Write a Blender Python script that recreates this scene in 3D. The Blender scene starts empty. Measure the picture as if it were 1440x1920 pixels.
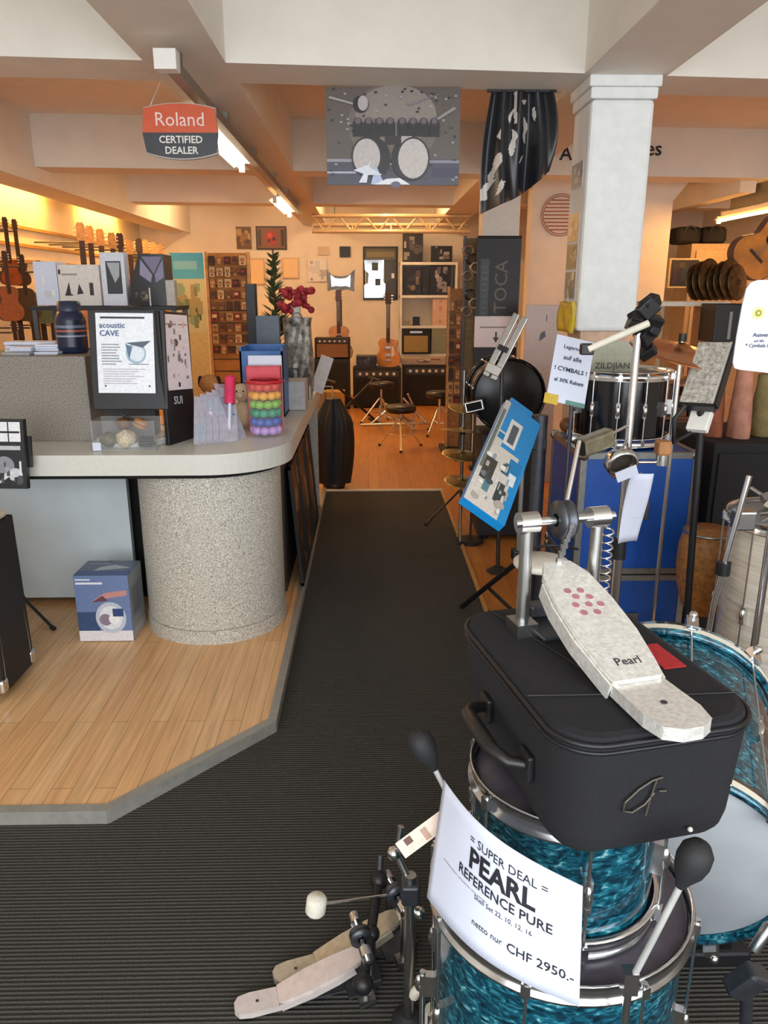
import bpy, math, random
from mathutils import Vector, Matrix
C = bpy.context.scene.collection
SC = bpy.context.scene
PI = math.pi
rnd = random.Random(11)

# ---------------------------------------------------------------- camera
H, F = 1.62, 1440.0
PIT, YAW = math.atan(414/1440), math.radians(1.147)
_cp, _sp, _cy, _sy = math.cos(PIT), math.sin(PIT), math.cos(YAW), math.sin(YAW)
cam_d = bpy.data.cameras.new('camera'); cam = bpy.data.objects.new('camera', cam_d); C.objects.link(cam)
cam_d.sensor_fit = 'VERTICAL'; cam_d.sensor_height = 36.0; cam_d.lens = 27.0
cam_d.clip_start = 0.05; cam_d.clip_end = 60
cam.location = (0, 0, H); cam.rotation_euler = (PI/2-PIT, 0, -YAW)
SC.camera = cam

# surveying helpers: where a sight line of the photo meets a wall, a floor or a side plane
def ray(px, py):
    a, b = (px-720)/F, -(py-960)/F
    f = (_sy*_cp, _cy*_cp, -_sp); r = (_cy, -_sy, 0); u = (_sy*_sp, _cy*_sp, _cp)
    return [f[i]+a*r[i]+b*u[i] for i in range(3)]
def atY(px, py, Y):
    d = ray(px, py); t = Y/d[1]; return Vector((d[0]*t, Y, H+d[2]*t))
def atZ(px, py, z):
    d = ray(px, py); t = (z-H)/d[2]; return Vector((d[0]*t, d[1]*t, z))
def atX(px, py, X):
    d = ray(px, py); t = X/d[0]; return Vector((X, d[1]*t, H+d[2]*t))
def rect(x0, y0, x1, y1, Y):
    """x-range and z-range of an upright rectangle standing at depth Y"""
    ym, xm = (y0+y1)/2, (x0+x1)/2
    return atY(x0, ym, Y).x, atY(x1, ym, Y).x, atY(xm, y1, Y).z, atY(xm, y0, Y).z

# ---------------------------------------------------------------- light
SC.view_settings.view_transform = 'Standard'; SC.view_settings.look = 'None'
SC.view_settings.exposure = 0.2; SC.view_settings.gamma = 1.0
SC.view_settings.use_curve_mapping = False
W = bpy.data.worlds.new('world'); SC.world = W; W.use_nodes = True
W.node_tree.nodes['Background'].inputs[0].default_value = (0.72, 0.83, 1.0, 1)
W.node_tree.nodes['Background'].inputs[1].default_value = 0.5
def area(name, loc, rot, sx, sy, power, col):
    l = bpy.data.lights.new(name, 'AREA'); l.shape = 'RECTANGLE'; l.size = sx; l.size_y = sy; l.energy = power; l.color = col
    o = bpy.data.objects.new(name, l); o.location = loc; o.rotation_euler = rot; C.objects.link(o); return o
DAY, TUBE, WARM = 235, 48, 95
area('shop_window_daylight', (0.7, -1.9, 1.75), (PI/2, 0, 0), 6.5, 2.3, DAY, (0.93, 0.97, 1.0))

# ---------------------------------------------------------------- materials
def lin(h):
    if not isinstance(h, str): return tuple(h)
    h = h.lstrip('#'); o = []
    for i in (0, 2, 4):
        c = int(h[i:i+2], 16)/255
        o.append(c/12.92 if c <= .04045 else ((c+.055)/1.055)**2.4)
    return tuple(o)
_M = {}
def mat(name, col, rough=.5, metal=0., var=.12, scale=30., bump=0., emit=0., alpha=1., trans=0., coat=0., bscale=None):
    """principled surface whose colour wanders a little over a noise texture"""
    if name in _M: return _M[name]
    m = bpy.data.materials.new(name); m.use_nodes = True; nt = m.node_tree; N = nt.nodes; L = nt.links
    b = N['Principled BSDF']; c = lin(col)
    b.inputs['Roughness'].default_value = rough; b.inputs['Metallic'].default_value = metal
    tc = N.new('ShaderNodeTexCoord'); nz = N.new('ShaderNodeTexNoise'); nz.inputs['Scale'].default_value = scale; nz.inputs['Detail'].default_value = 4
    L.new(tc.outputs['Object'], nz.inputs['Vector'])
    rp = N.new('ShaderNodeValToRGB'); rp.color_ramp.elements[0].position = .3; rp.color_ramp.elements[1].position = .7
    rp.color_ramp.elements[0].color = tuple(x*(1-var) for x in c)+(1,)
    rp.color_ramp.elements[1].color = tuple(min(1, x*(1+var)) for x in c)+(1,)
    L.new(nz.outputs['Fac'], rp.inputs['Fac']); L.new(rp.outputs['Color'], b.inputs['Base Color'])
    if bump:
        bp = N.new('ShaderNodeBump'); bp.inputs['Strength'].default_value = bump; bp.inputs['Distance'].default_value = .004
        if bscale:
            n2 = N.new('ShaderNodeTexNoise'); n2.inputs['Scale'].default_value = bscale; L.new(tc.outputs['Object'], n2.inputs['Vector']); L.new(n2.outputs['Fac'], bp.inputs['Height'])
        else: L.new(nz.outputs['Fac'], bp.inputs['Height'])
        L.new(bp.outputs['Normal'], b.inputs['Normal'])
    if emit:
        b.inputs['Emission Color'].default_value = c+(1,); b.inputs['Emission Strength'].default_value = emit
    if alpha < 1: b.inputs['Alpha'].default_value = alpha
    if trans: b.inputs['Transmission Weight'].default_value = trans
    if coat: b.inputs['Coat Weight'].default_value = coat
    _M[name] = m; return m
def nodes(name, rough=.5):
    m = bpy.data.materials.new(name); m.use_nodes = True; _M[name] = m
    b = m.node_tree.nodes['Principled BSDF']; b.inputs['Roughness'].default_value = rough
    return m, m.node_tree.nodes, m.node_tree.links, b
def ramp(N, stops):
    r = N.new('ShaderNodeValToRGB'); e = r.color_ramp.elements
    while len(e) < len(stops): e.new(.5)
    for k, (p, c) in enumerate(stops): e[k].position = p; e[k].color = lin(c)+(1,)
    return r
def speckle(name, stops, scale, rough=.55, detail=6):
    m, N, L, b = nodes(name, rough); tc = N.new('ShaderNodeTexCoord'); n = N.new('ShaderNodeTexNoise')
    n.inputs['Scale'].default_value = scale; n.inputs['Detail'].default_value = detail; n.inputs['Roughness'].default_value = .8
    L.new(tc.outputs['Object'], n.inputs['Vector']); r = ramp(N, stops); L.new(n.outputs['Fac'], r.inputs['Fac']); L.new(r.outputs['Color'], b.inputs['Base Color']); return m
def planks(name, light, dark, w=.09, l=.9, rough=.35):
    m, N, L, b = nodes(name, rough); tc = N.new('ShaderNodeTexCoord'); mp = N.new('ShaderNodeMapping')
    mp.inputs['Rotation'].default_value = (0, 0, PI/2); L.new(tc.outputs['Object'], mp.inputs['Vector'])
    br = N.new('ShaderNodeTexBrick'); br.inputs['Scale'].default_value = 1; br.inputs['Brick Width'].default_value = l; br.inputs['Row Height'].default_value = w
    br.inputs['Mortar Size'].default_value = .0012; br.offset = .37; br.inputs['Bias'].default_value = 0.
    br.inputs['Color1'].default_value = lin(light)+(1,); br.inputs['Color2'].default_value = lin(dark)+(1,); br.inputs['Mortar'].default_value = tuple(x*.45 for x in lin(dark))+(1,)
    L.new(mp.outputs['Vector'], br.inputs['Vector'])
    m2 = N.new('ShaderNodeMapping'); m2.inputs['Scale'].default_value = (60, 3, 1); L.new(tc.outputs['Object'], m2.inputs['Vector'])
    n = N.new('ShaderNodeTexNoise'); n.inputs['Scale'].default_value = 1.; n.inputs['Detail'].default_value = 5; L.new(m2.outputs['Vector'], n.inputs['Vector'])
    r = ramp(N, [(.3, (.72, .68, .62)), (.75, (1.12, 1.1, 1.08))]); L.new(n.outputs['Fac'], r.inputs['Fac'])
    mx = N.new('ShaderNodeMixRGB'); mx.blend_type = 'MULTIPLY'; mx.inputs[0].default_value = .8
    L.new(br.outputs['Color'], mx.inputs[1]); L.new(r.outputs['Color'], mx.inputs[2]); L.new(mx.outputs['Color'], b.inputs['Base Color']); return m
def pearl(name, stops, sc=(22, 22, 60), rough=.16):
    m, N, L, b = nodes(name, rough); b.inputs['Coat Weight'].default_value = .8; b.inputs['Coat Roughness'].default_value = .06
    tc = N.new('ShaderNodeTexCoord'); mp = N.new('ShaderNodeMapping'); mp.inputs['Scale'].default_value = sc; L.new(tc.outputs['Object'], mp.inputs['Vector'])
    n = N.new('ShaderNodeTexNoise'); n.inputs['Scale'].default_value = 1; n.inputs['Detail'].default_value = 3; n.inputs['Distortion'].default_value = 1.4
    L.new(mp.outputs['Vector'], n.inputs['Vector']); r = ramp(N, stops); L.new(n.outputs['Fac'], r.inputs['Fac']); L.new(r.outputs['Color'], b.inputs['Base Color'])
    b.inputs['Metallic'].default_value = .25; return m
def ribbed(name, c1, c2, pitch):
    m, N, L, b = nodes(name, .9); tc = N.new('ShaderNodeTexCoord'); w = N.new('ShaderNodeTexWave'); w.bands_direction = 'Y'
    w.inputs['Scale'].default_value = .31416/pitch; w.inputs['Distortion'].default_value = .25; w.inputs['Detail Scale'].default_value = 40
    L.new(tc.outputs['Object'], w.inputs['Vector']); r = ramp(N, [(.15, c1), (.85, c2)]); L.new(w.outputs['Color'], r.inputs['Fac'])
    n = N.new('ShaderNodeTexNoise'); n.inputs['Scale'].default_value = 260; L.new(tc.outputs['Object'], n.inputs['Vector'])
    r2 = ramp(N, [(.3, (.5, .5, .5)), (.75, (1.5, 1.5, 1.45))]); L.new(n.outputs['Fac'], r2.inputs['Fac'])
    mx = N.new('ShaderNodeMixRGB'); mx.blend_type = 'MULTIPLY'; mx.inputs[0].default_value = 1
    L.new(r.outputs['Color'], mx.inputs[1]); L.new(r2.outputs['Color'], mx.inputs[2]); L.new(mx.outputs['Color'], b.inputs['Base Color'])
    bp = N.new('ShaderNodeBump'); bp.inputs['Strength'].default_value = .9; bp.inputs['Distance'].default_value = .006; L.new(w.outputs['Fac'], bp.inputs['Height']); L.new(bp.outputs['Normal'], b.inputs['Normal']); return m
def printed():
    m, N, L, b = nodes('print', .35); a = N.new('ShaderNodeAttribute'); a.attribute_name = 'Col'
    tc = N.new('ShaderNodeTexCoord'); n = N.new('ShaderNodeTexNoise'); n.inputs['Scale'].default_value = 80; L.new(tc.outputs['Object'], n.inputs['Vector'])
    r = ramp(N, [(.3, (.9, .9, .9)), (.7, (1.06, 1.06, 1.06))]); L.new(n.outputs['Fac'], r.inputs['Fac'])
    mx = N.new('ShaderNodeMixRGB'); mx.blend_type = 'MULTIPLY'; mx.inputs[0].default_value = 1
    L.new(a.outputs['Color'], mx.inputs[1]); L.new(r.outputs['Color'], mx.inputs[2]); L.new(mx.outputs['Color'], b.inputs['Base Color']); return m
PRINT = printed()

# ---------------------------------------------------------------- mesh building
def basis(d):
    d = Vector(d).normalized(); u = d.cross(Vector((0, 0, 1)))
    if u.length < 1e-3: u = d.cross(Vector((0, 1, 0)))
    u.normalize(); return d, u, u.cross(d).normalized()
class MB:
    def __init__(s): s.v = []; s.f = []; s.m = []; s.s = []; s.c = []
    def add(s, vs, fs, mi=0, sm=False, col=None):
        b = len(s.v); s.v += [tuple(x) for x in vs]
        for f in fs: s.f.append([b+i for i in f]); s.m.append(mi); s.s.append(sm); s.c.append(col)
        return s
    def box(s, c, d, mi=0, rot=None, col=None, taper=1.):
        x, y, z = [k/2 for k in d]; vs = []
        for sz in (-1, 1):
            t = taper if sz > 0 else 1
            for sx, sy in ((-1, -1), (1, -1), (1, 1), (-1, 1)): vs.append(Vector((sx*x*t, sy*y*t, sz*z)))
        if rot: R = rot if isinstance(rot, Matrix) else (Matrix.Rotation(rot[2], 3, 'Z')@Matrix.Rotation(rot[1], 3, 'Y')@Matrix.Rotation(rot[0], 3, 'X')); vs = [R@v for v in vs]
        c = Vector(c); return s.add([v+c for v in vs], [(3, 2, 1, 0), (4, 5, 6, 7), (0, 1, 5, 4), (1, 2, 6, 5), (2, 3, 7, 6), (3, 0, 4, 7)], mi, False, col)
    def bx(s, x0, x1, y0, y1, z0, z1, mi=0, col=None): return s.box(((x0+x1)/2, (y0+y1)/2, (z0+z1)/2), (x1-x0, y1-y0, z1-z0), mi, None, col)
    def cyl(s, a, b, r, r2=None, n=16, mi=0, caps=True, col=None):
        a, b = Vector(a), Vector(b); r2 = r if r2 is None else r2; d, u, w = basis(b-a)
        vs = [a+(u*math.cos(2*PI*k/n)+w*math.sin(2*PI*k/n))*r for k in range(n)]+[b+(u*math.cos(2*PI*k/n)+w*math.sin(2*PI*k/n))*r2 for k in range(n)]
        s.add(vs, [(k, (k+1) % n, n+(k+1) % n, n+k) for k in range(n)], mi, True, col)
        if caps: s.add(vs, [tuple(range(n))[::-1], tuple(range(n, 2*n))], mi, False, col)
        return s
    def tube(s, pts, r, n=8, mi=0, closed=False, col=None):
        pts = [Vector(p) for p in pts]; K = len(pts); vs = []; u0 = None
        for i, p in enumerate(pts):
            if closed: t = pts[(i+1) % K]-pts[i-1]
            else: t = pts[min(i+1, K-1)]-pts[max(i-1, 0)]
            d, u, w = basis(t)
            if u0 is not None:
                u = (u0-d*u0.dot(d)).normalized() if (u0-d*u0.dot(d)).length > 1e-4 else u; w = u.cross(d)
            u0 = u; rr = r[i] if isinstance(r, (list, tuple)) else r
            vs += [p+(u*math.cos(2*PI*k/n)+w*math.sin(2*PI*k/n))*rr for k in range(n)]
        fs = []
        for i in range(K if closed else K-1):
            j = (i+1) % K
            fs += [(i*n+k, i*n+(k+1) % n, j*n+(k+1) % n, j*n+k) for k in range(n)]
        s.add(vs, fs, mi, True, col)
        if not closed: s.add(vs, [tuple(range(n))[::-1], tuple(range((K-1)*n, K*n))], mi, False, col)
        return s
    def ring(s, c, ax, R, r, n=40, k=8, mi=0, a0=0, a1=2*PI):
        d, u, w = basis(ax); c = Vector(c); full = abs(a1-a0-2*PI) < 1e-6
        pts = [c+(u*math.cos(a0+(a1-a0)*i/n)+w*math.sin(a0+(a1-a0)*i/n))*R for i in range(n if full else n+1)]
        return s.tube(pts, r, k, mi, full)
    def lathe(s, prof, c=(0, 0, 0), ax=(0, 0, 1), n=32, mi=0, sm=True, col=None):
        d, u, w = basis(ax); c = Vector(c); K = len(prof)
        vs = [c+d*h+(u*math.cos(2*PI*k/n)+w*math.sin(2*PI*k/n))*max(r, 1e-4) for r, h in prof for k in range(n)]
        return s.add(vs, [(i*n+k, i*n+(k+1) % n, (i+1)*n+(k+1) % n, (i+1)*n+k) for i in range(K-1) for k in range(n)], mi, sm, col)
    def prism(s, poly, z0, z1, mi=0, M=None, col=None, sm=False):
        n = len(poly); vs = [Vector((x, y, z0)) for x, y in poly]+[Vector((x, y, z1)) for x, y in poly]
        if M: vs = [M@v for v in vs]
        s.add(vs, [tuple(range(n))[::-1], tuple(range(n, 2*n))], mi, False, col)
        return s.add(vs, [(k, (k+1) % n, n+(k+1) % n, n+k) for k in range(n)], mi, sm, col)
    def ball(s, c, r, mi=0, n=16, m=10, col=None):
        r = (r, r, r) if isinstance(r, (int, float)) else r; vs = []
        for i in range(m+1):
            t = PI*i/m
            for k in range(n): vs.append((c[0]+r[0]*math.sin(t)*math.cos(2*PI*k/n), c[1]+r[1]*math.sin(t)*math.sin(2*PI*k/n), c[2]-r[2]*math.cos(t)))
        return s.add(vs, [(i*n+k, i*n+(k+1) % n, (i+1)*n+(k+1) % n, (i+1)*n+k) for i in range(m) for k in range(n)], mi, True, col)
    def grid(s, fn, nu, nv, mi=0, col=None, th=0., sm=True):
        """sheet fn(u,v); th thickens it along its own normals"""
        P = [[Vector(fn(i/nu, j/nv)) for j in range(nv+1)] for i in range(nu+1)]
        def nrm(i, j):
            a = P[min(i+1, nu)][j]-P[max(i-1, 0)][j]; b = P[i][min(j+1, nv)]-P[i][max(j-1, 0)]; q = a.cross(b); return q.normalized() if q.length > 1e-9 else Vector((0, 0, 1))
        vs = [P[i][j] for i in range(nu+1) for j in range(nv+1)]; w = nv+1
        cf = col if callable(col) else (lambda u, v: col)
        for i in range(nu):
            for j in range(nv): pass
        b = len(s.v); s.v += [tuple(x) for x in vs]
        if th: s.v += [tuple(P[i][j]-nrm(i, j)*th) for i in range(nu+1) for j in range(nv+1)]
        o = len(vs)
        for i in range(nu):
            for j in range(nv):
                q = [b+i*w+j, b+(i+1)*w+j, b+(i+1)*w+j+1, b+i*w+j+1]; cc = cf((i+.5)/nu, (j+.5)/nv)
                s.f.append(q); s.m.append(mi); s.s.append(sm); s.c.append(cc)
                if th: s.f.append([k+o for k in q[::-1]]); s.m.append(mi); s.s.append(sm); s.c.append(cc)
        if th:
            edge = [(i, 0) for i in range(nu+1)]+[(nu, j) for j in range(1, nv+1)]+[(i, nv) for i in range(nu-1, -1, -1)]+[(0, j) for j in range(nv-1, 0, -1)]
            for k in range(len(edge)):
                a, c2 = edge[k], edge[(k+1) % len(edge)]; ia, ic = b+a[0]*w+a[1], b+c2[0]*w+c2[1]
                s.f.append([ic, ia, ia+o, ic+o]); s.m.append(mi); s.s.append(False); s.c.append(cf(min(a[0]/nu, .999), min(a[1]/nv, .999)))
        return s
    def build(s, name, mats, parent=None, loc=None, bev=0., M=None, label=None, seg=2):
        me = bpy.data.meshes.new(name); me.from_pydata(s.v, [], s.f)
        for m in (mats if isinstance(mats, (list, tuple)) else [mats]): me.materials.append(m)
        me.polygons.foreach_set('material_index', s.m); me.polygons.foreach_set('use_smooth', s.s)
        if any(c is not None for c in s.c):
            at = me.color_attributes.new('Col', 'FLOAT_COLOR', 'CORNER'); i = 0; cache = {}
            for p, c in zip(me.polygons, s.c):
                c = c or '808080'
                if c not in cache: cache[c] = lin(c)+(1,)
                for li in p.loop_indices: at.data[li].color = cache[c]
        me.update(); o = bpy.data.objects.new(name, me); C.objects.link(o)
        if parent: o.parent = parent
        if loc is not None: o.location = loc
        if M is not None: o.matrix_local = M
        if bev:
            b = o.modifiers.new('bevel', 'BEVEL'); b.width = bev; b.segments = seg; b.limit_method = 'ANGLE'; b.angle_limit = math.radians(40)
        if label: o['label'] = label
        return o
def tag(o, label, cat, group=None):
    o['label'] = label; o['category'] = cat
    if group: o['group'] = group
    return o
def thing(name, label, cat, loc=(0, 0, 0), rz=0., group=None, M=None):
    o = bpy.data.objects.new(name, None); C.objects.link(o); o.empty_display_size = .05
    if M is not None: o.matrix_world = M
    else: o.location = loc; o.rotation_euler = (0, 0, rz)
    return tag(o, label, cat, group)
def struct(name, mb, m, bev=0., label=None):
    o = mb.build(name, m, None, None, bev); o['kind'] = 'structure'
    if label: o['label'] = label
    return o
def dup(root, label=None, loc=None, rz=None, M=None):
    r = root.copy(); C.objects.link(r)
    if M is not None: r.matrix_world = M
    if loc is not None: r.location = loc
    if rz is not None: r.rotation_euler = (0, 0, rz)
    if label: r['label'] = label
    for ch in list(root.children):
        c = ch.copy(); C.objects.link(c); c.parent = r; c.matrix_parent_inverse = ch.matrix_parent_inverse
        for g in list(ch.children):
            d = g.copy(); C.objects.link(d); d.parent = c; d.matrix_parent_inverse = g.matrix_parent_inverse
    return r
def lettering(parent, lines, m, y=-.002, name='lettering', M=None, depth=.0008):
    """lines: (body, size, x, z[, align, bold]) set upright, facing -Y; one mesh"""
    mb = MB()
    for ln in lines:
        body, size, x, z = ln[:4]; al = ln[4] if len(ln) > 4 else 'CENTER'; bold = ln[5] if len(ln) > 5 else 0
        cu = bpy.data.curves.new('t', 'FONT'); cu.body = body; cu.size = size; cu.align_x = al; cu.align_y = 'CENTER'; cu.resolution_u = 2; cu.offset = bold*size*.02; cu.extrude = depth/2
        o = bpy.data.objects.new('t', cu); C.objects.link(o); dg = bpy.context.evaluated_depsgraph_get(); dg.update()
        me = bpy.data.meshes.new_from_object(o.evaluated_get(dg)); 
        mb.add([(v.co.x+x, y-v.co.z, v.co.y+z) for v in me.vertices], [tuple(p.vertices) for p in me.polygons])
        bpy.data.objects.remove(o); bpy.data.curves.remove(cu); bpy.data.meshes.remove(me)
    return mb.build(name, m, parent, M=M)
def art(parent, w, h, shapes, name='print', y=-.001, M=None, x0=0., z0=0., bg=None):
    """printed sheet facing -Y, origin at its lower left corner (x0,z0). shapes in 0..1: ('r',x0,z0,x1,z1,col) ('d',x,z,r,col[,squash]) ('p',[(x,z)..],col)"""
    mb = MB(); k = 0
    if bg: shapes = [('r', 0, 0, 1, 1, bg)]+list(shapes)
    for sh in shapes:
        yy = y-k*.00012; k += 1
        if sh[0] == 'r': pts = [(sh[1], sh[2]), (sh[3], sh[2]), (sh[3], sh[4]), (sh[1], sh[4])]; c = sh[5]
        elif sh[0] == 'd': 
            q = sh[5] if len(sh) > 5 else 1.; pts = [(sh[1]+sh[3]*math.cos(2*PI*i/24)*q*h/w, sh[2]+sh[3]*math.sin(2*PI*i/24)) for i in range(24)]; c = sh[4]
        else: pts = sh[1]; c = sh[2]
        mb.add([(x0+p[0]*w, yy, z0+p[1]*h) for p in pts], [tuple(range(len(pts)))], 0, False, c)
    return mb.build(name, PRINT, parent, M=M)
def lines_art(x0, x1, z1, z0, n, col, r, jag=.35):
    """n ragged text lines as thin printed bars"""
    o = []; dz = (z1-z0)/n
    for i in range(n): o.append(('r', x0, z1-i*dz-dz*.5, x1-(x1-x0)*jag*r.random(), z1-i*dz-dz*.12, col))
    return o
def busy(r, cols, n, smin=.06, smax=.3, x0=0, x1=1, z0=0, z1=1):
    o = []
    for i in range(n):
        w, h = r.uniform(smin, smax), r.uniform(smin, smax); x, z = r.uniform(x0, max(x0, x1-w)), r.uniform(z0, max(z0, z1-h)); c = r.choice(cols)
        if r.random() < .35: o.append(('d', x+w/2, z+h/2, min(w, h)/2, c))
        else: o.append(('r', x, z, min(x+w, x1), min(z+h, z1), c))
    return o
def slab4(TL, TR, BR, BL):
    """frame of a tilted sheet from its four corners: matrix with local X right, Z up, -Y outward, and its width and height"""
    TL, TR, BR, BL = map(Vector, (TL, TR, BR, BL)); x = ((TR+BR)-(TL+BL))/2; z = ((TL+TR)-(BL+BR))/2; w, h = x.length, z.length
    x.normalize(); y = z.cross(x).normalized(); z = x.cross(y).normalized(); c = (TL+TR+BR+BL)/4-x*w/2-z*h/2
    return Matrix(((x.x, y.x, z.x, c.x), (x.y, y.y, z.y, c.y), (x.z, y.z, z.z, c.z), (0, 0, 0, 1))), w, h
def smooth(pts, n=6):
    """closed Catmull-Rom through points"""
    o = []; K = len(pts)
    for i in range(K):
        p0, p1, p2, p3 = pts[i-1], pts[i], pts[(i+1) % K], pts[(i+2) % K]
        for k in range(n):
            t = k/n; o.append(tuple(.5*((2*p1[j])+(-p0[j]+p2[j])*t+(2*p0[j]-5*p1[j]+4*p2[j]-p3[j])*t*t+(-p0[j]+3*p1[j]-3*p2[j]+p3[j])*t**3) for j in range(2)))
    return o
def rrect(w, h, r, n=6, cx=0, cy=0):
    o = []
    for sx, sy, a in ((1, 1, 0), (-1, 1, PI/2), (-1, -1, PI), (1, -1, 1.5*PI)):
        for k in range(n+1): t = a+PI/2*k/n; o.append((cx+sx*(w/2-r)+r*math.cos(t), cy+sy*(h/2-r)+r*math.sin(t)))
    return o

# palette
WALL = mat('plaster', 'eee6da', .8, var=.03, scale=6, bump=.15, bscale=120)
WHITE = mat('white_paint', 'ece9e2', .5, var=.03)
PAPER = mat('paper', 'd2d7e8', .6, var=.02)
BLACK = mat('black_plastic', '17171a', .45, var=.2)
BFAB = mat('black_fabric', '15151a', .85, var=.25, scale=400, bump=.5)
TOLEX = mat('black_tolex', '1a1918', .6, var=.3, scale=300, bump=.6)
CHROME = mat('chrome', 'dcdcdc', .2, 1., var=.05)
STEEL = mat('steel', 'b4b4b2', .3, 1., var=.1)
DSTEEL = mat('dark_steel', '56585e', .4, .8, var=.15)
RUBBER = mat('rubber', '202022', .7, var=.15)
INK = mat('ink', '1a1a22', .7, var=.05)
WOODM = mat('brown_wood', '7a4a26', .45, var=.25, scale=15)
CREAM = mat('cream_paint', 'e3dccb', .5, var=.04)
BRONZE = mat('bronze', 'c9985a', .28, 1., var=.15, scale=60)
GLASS = mat('clear_plastic', 'ffffff', .05, 0, var=0, alpha=.07)
# ================================================================ the room
SK = .085                                           # the cross beams run slightly askew to the aisle
MATF = ribbed('ribbed_mat', '302f2b', '4e4b45', .0125)
OAK = planks('oak_strip', 'f0c390', 'e8b47e', w=.07, l=1.1)
OAK2 = planks('oak_floor_back', 'cf8f4a', 'bd7c3c')
EDGE = mat('edge_trim', 'a5a29a', .45, .35, var=.1)
XL, XR, YB, YF, ZC = -3.5, 5.2, 12.6, -1.7, 3.0
struct('floor', MB().bx(XL, XR, YF, YB, -.1, -.006), OAK2)
t = MB(); t.bx(XL, .6, YF, 6.27, -.006, .004); t.bx(.6, XR, YF, 1.9, -.006, .004)
o = t.build('ribbed_mat', MATF); tag(o, 'dark ribbed runner mat covering the aisle and the entrance', 'mat')
pod = [(XL, 2.09), (-.835, 2.09), (-.372, 2.6), (-.372, 6.2), (XL, 6.2)]
o = struct('raised_floor', MB().prism([(x, y) for x, y in pod], .004, .046), OAK)
t = MB(); e = [(XL, 2.075), (-.828, 2.075), (-.357, 2.594), (-.357, 6.2)]; i_ = [(XL, 2.11), (-.843, 2.11), (-.39, 2.61), (-.39, 6.2)]
for k in range(3): t.prism([e[k], e[k+1], i_[k+1], i_[k]], .002, .051)
struct('trim_1', t, EDGE, .004)
struct('trim_2', MB().bx(-.42, .62, 6.255, 6.305, -.006, .012), mat('pale_strip', 'cfc7b6', .5))
struct('trim_3', MB().bx(.6, .625, 1.9, 6.26, -.006, .008), mat('wood_edge', 'b98a52', .5))
struct('ceiling', MB().bx(XL, XR, YF, YB, ZC, ZC+.1), WALL)
struct('wall_left', MB().bx(XL-.1, XL, YF, YB, -.1, ZC), WALL)
struct('wall_right', MB().bx(XR, XR+.1, YF, YB, -.1, ZC), WALL)
struct('wall_back', MB().bx(XL, XR, YB, YB+.1, -.1, ZC), WALL)
w = MB(); w.bx(XL, XR, YF-.1, YF, -.1, .55); w.bx(XL, XR, YF-.1, YF, 2.9, ZC); w.bx(XL, -2.6, YF-.1, YF, .55, 2.9); w.bx(4.1, XR, YF-.1, YF, .55, 2.9)
struct('wall_front', w, WALL)
wf = MB()
for x in (-2.57, -.35, 1.87, 4.07): wf.bx(x-.03, x+.03, YF-.09, YF-.02, .55, 2.9)
wf.bx(-2.6, 4.1, YF-.09, YF-.02, .55, .61); wf.bx(-2.6, 4.1, YF-.09, YF-.02, 2.84, 2.9)
struct('window_1', wf, mat('window_frame', '8b8d90', .4, .5))
def beam(x0, x1, y_at, wdt, z0, z1=ZC):
    f = lambda x: y_at+SK*x
    return MB().prism([(x0, f(x0)), (x1, f(x1)), (x1, f(x1)+wdt), (x0, f(x0)+wdt)], z0, z1)
BEAM = mat('beam_plaster', 'ebe5da', .8, var=.03, scale=6, bump=.12, bscale=90)
struct('ceiling_beam', beam(XL, XR, 3.915, .35, 2.6), BEAM)
struct('ceiling_beam', beam(XL, XR, 7.115, .34, 2.6), BEAM)
struct('ceiling_beam', beam(XL, XR, 9.66, .34, 2.6), BEAM)
for (x0, x1), nm in (((-.99, -.63), 'l'), ((1.02, 1.42), 'r')):
    for a, b in ((YF, 3.915), (4.265, 7.115), (7.455, 9.66), (10., YB)):
        g = .05 if a == YF else 0
        f = lambda x, q: q+SK*x*(q not in (YF, YB))
        struct('ceiling_beam', MB().prism([(x0+g, f(x0, a)), (x1-.0+g*.6-(.09 if nm == 'r' and g else 0), f(x1, a)), (x1, f(x1, b)), (x0, f(x0, b))], 2.6, ZC), BEAM)
struct('ceiling_beam', MB().bx(-3.06, -2.72, 4.2, YB, 2.48, ZC), BEAM)
struct('ceiling_beam', MB().bx(3.45, 3.6, 7.6, YB, 2.5, ZC), BEAM)
# columns
COLM = mat('column_render', 'e9ebe9', .75, var=.04, scale=20, bump=.6, bscale=60)
t = MB(); t.bx(1.07, 1.375, 4.03, 4.36, 1.42, 2.5); struct('column', t, COLM, .02)
t = MB()
for k in range(2): t.bx(1.062-.012*k, 1.383+.012*k, 4.022-.012*k, 4.368+.012*k, 2.5+.05*k, 2.55+.05*k)
struct('column_capital', t, COLM, .006)
struct('column_base', MB().bx(1.1, 1.345, 4.06, 4.33, -.006, 1.42), mat('pink_render', 'd8b49a', .8))
struct('column', MB().bx(1.02, 1.345, 7.2, 7.5, -.006, 2.6), COLM, .015)
t = MB(); t.bx(1.66, 3.1, 8.3, 8.5, -.006, 2.75); t.prism([(3.1, 2.75), (3.3, 2.75), (3.1, 2.5)], 8.3, 8.5, M=Matrix(((1, 0, 0, 0), (0, 0, 1, 0), (0, 1, 0, 0), (0, 0, 0, 1))))
struct('wall_partition', t, WALL)

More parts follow.
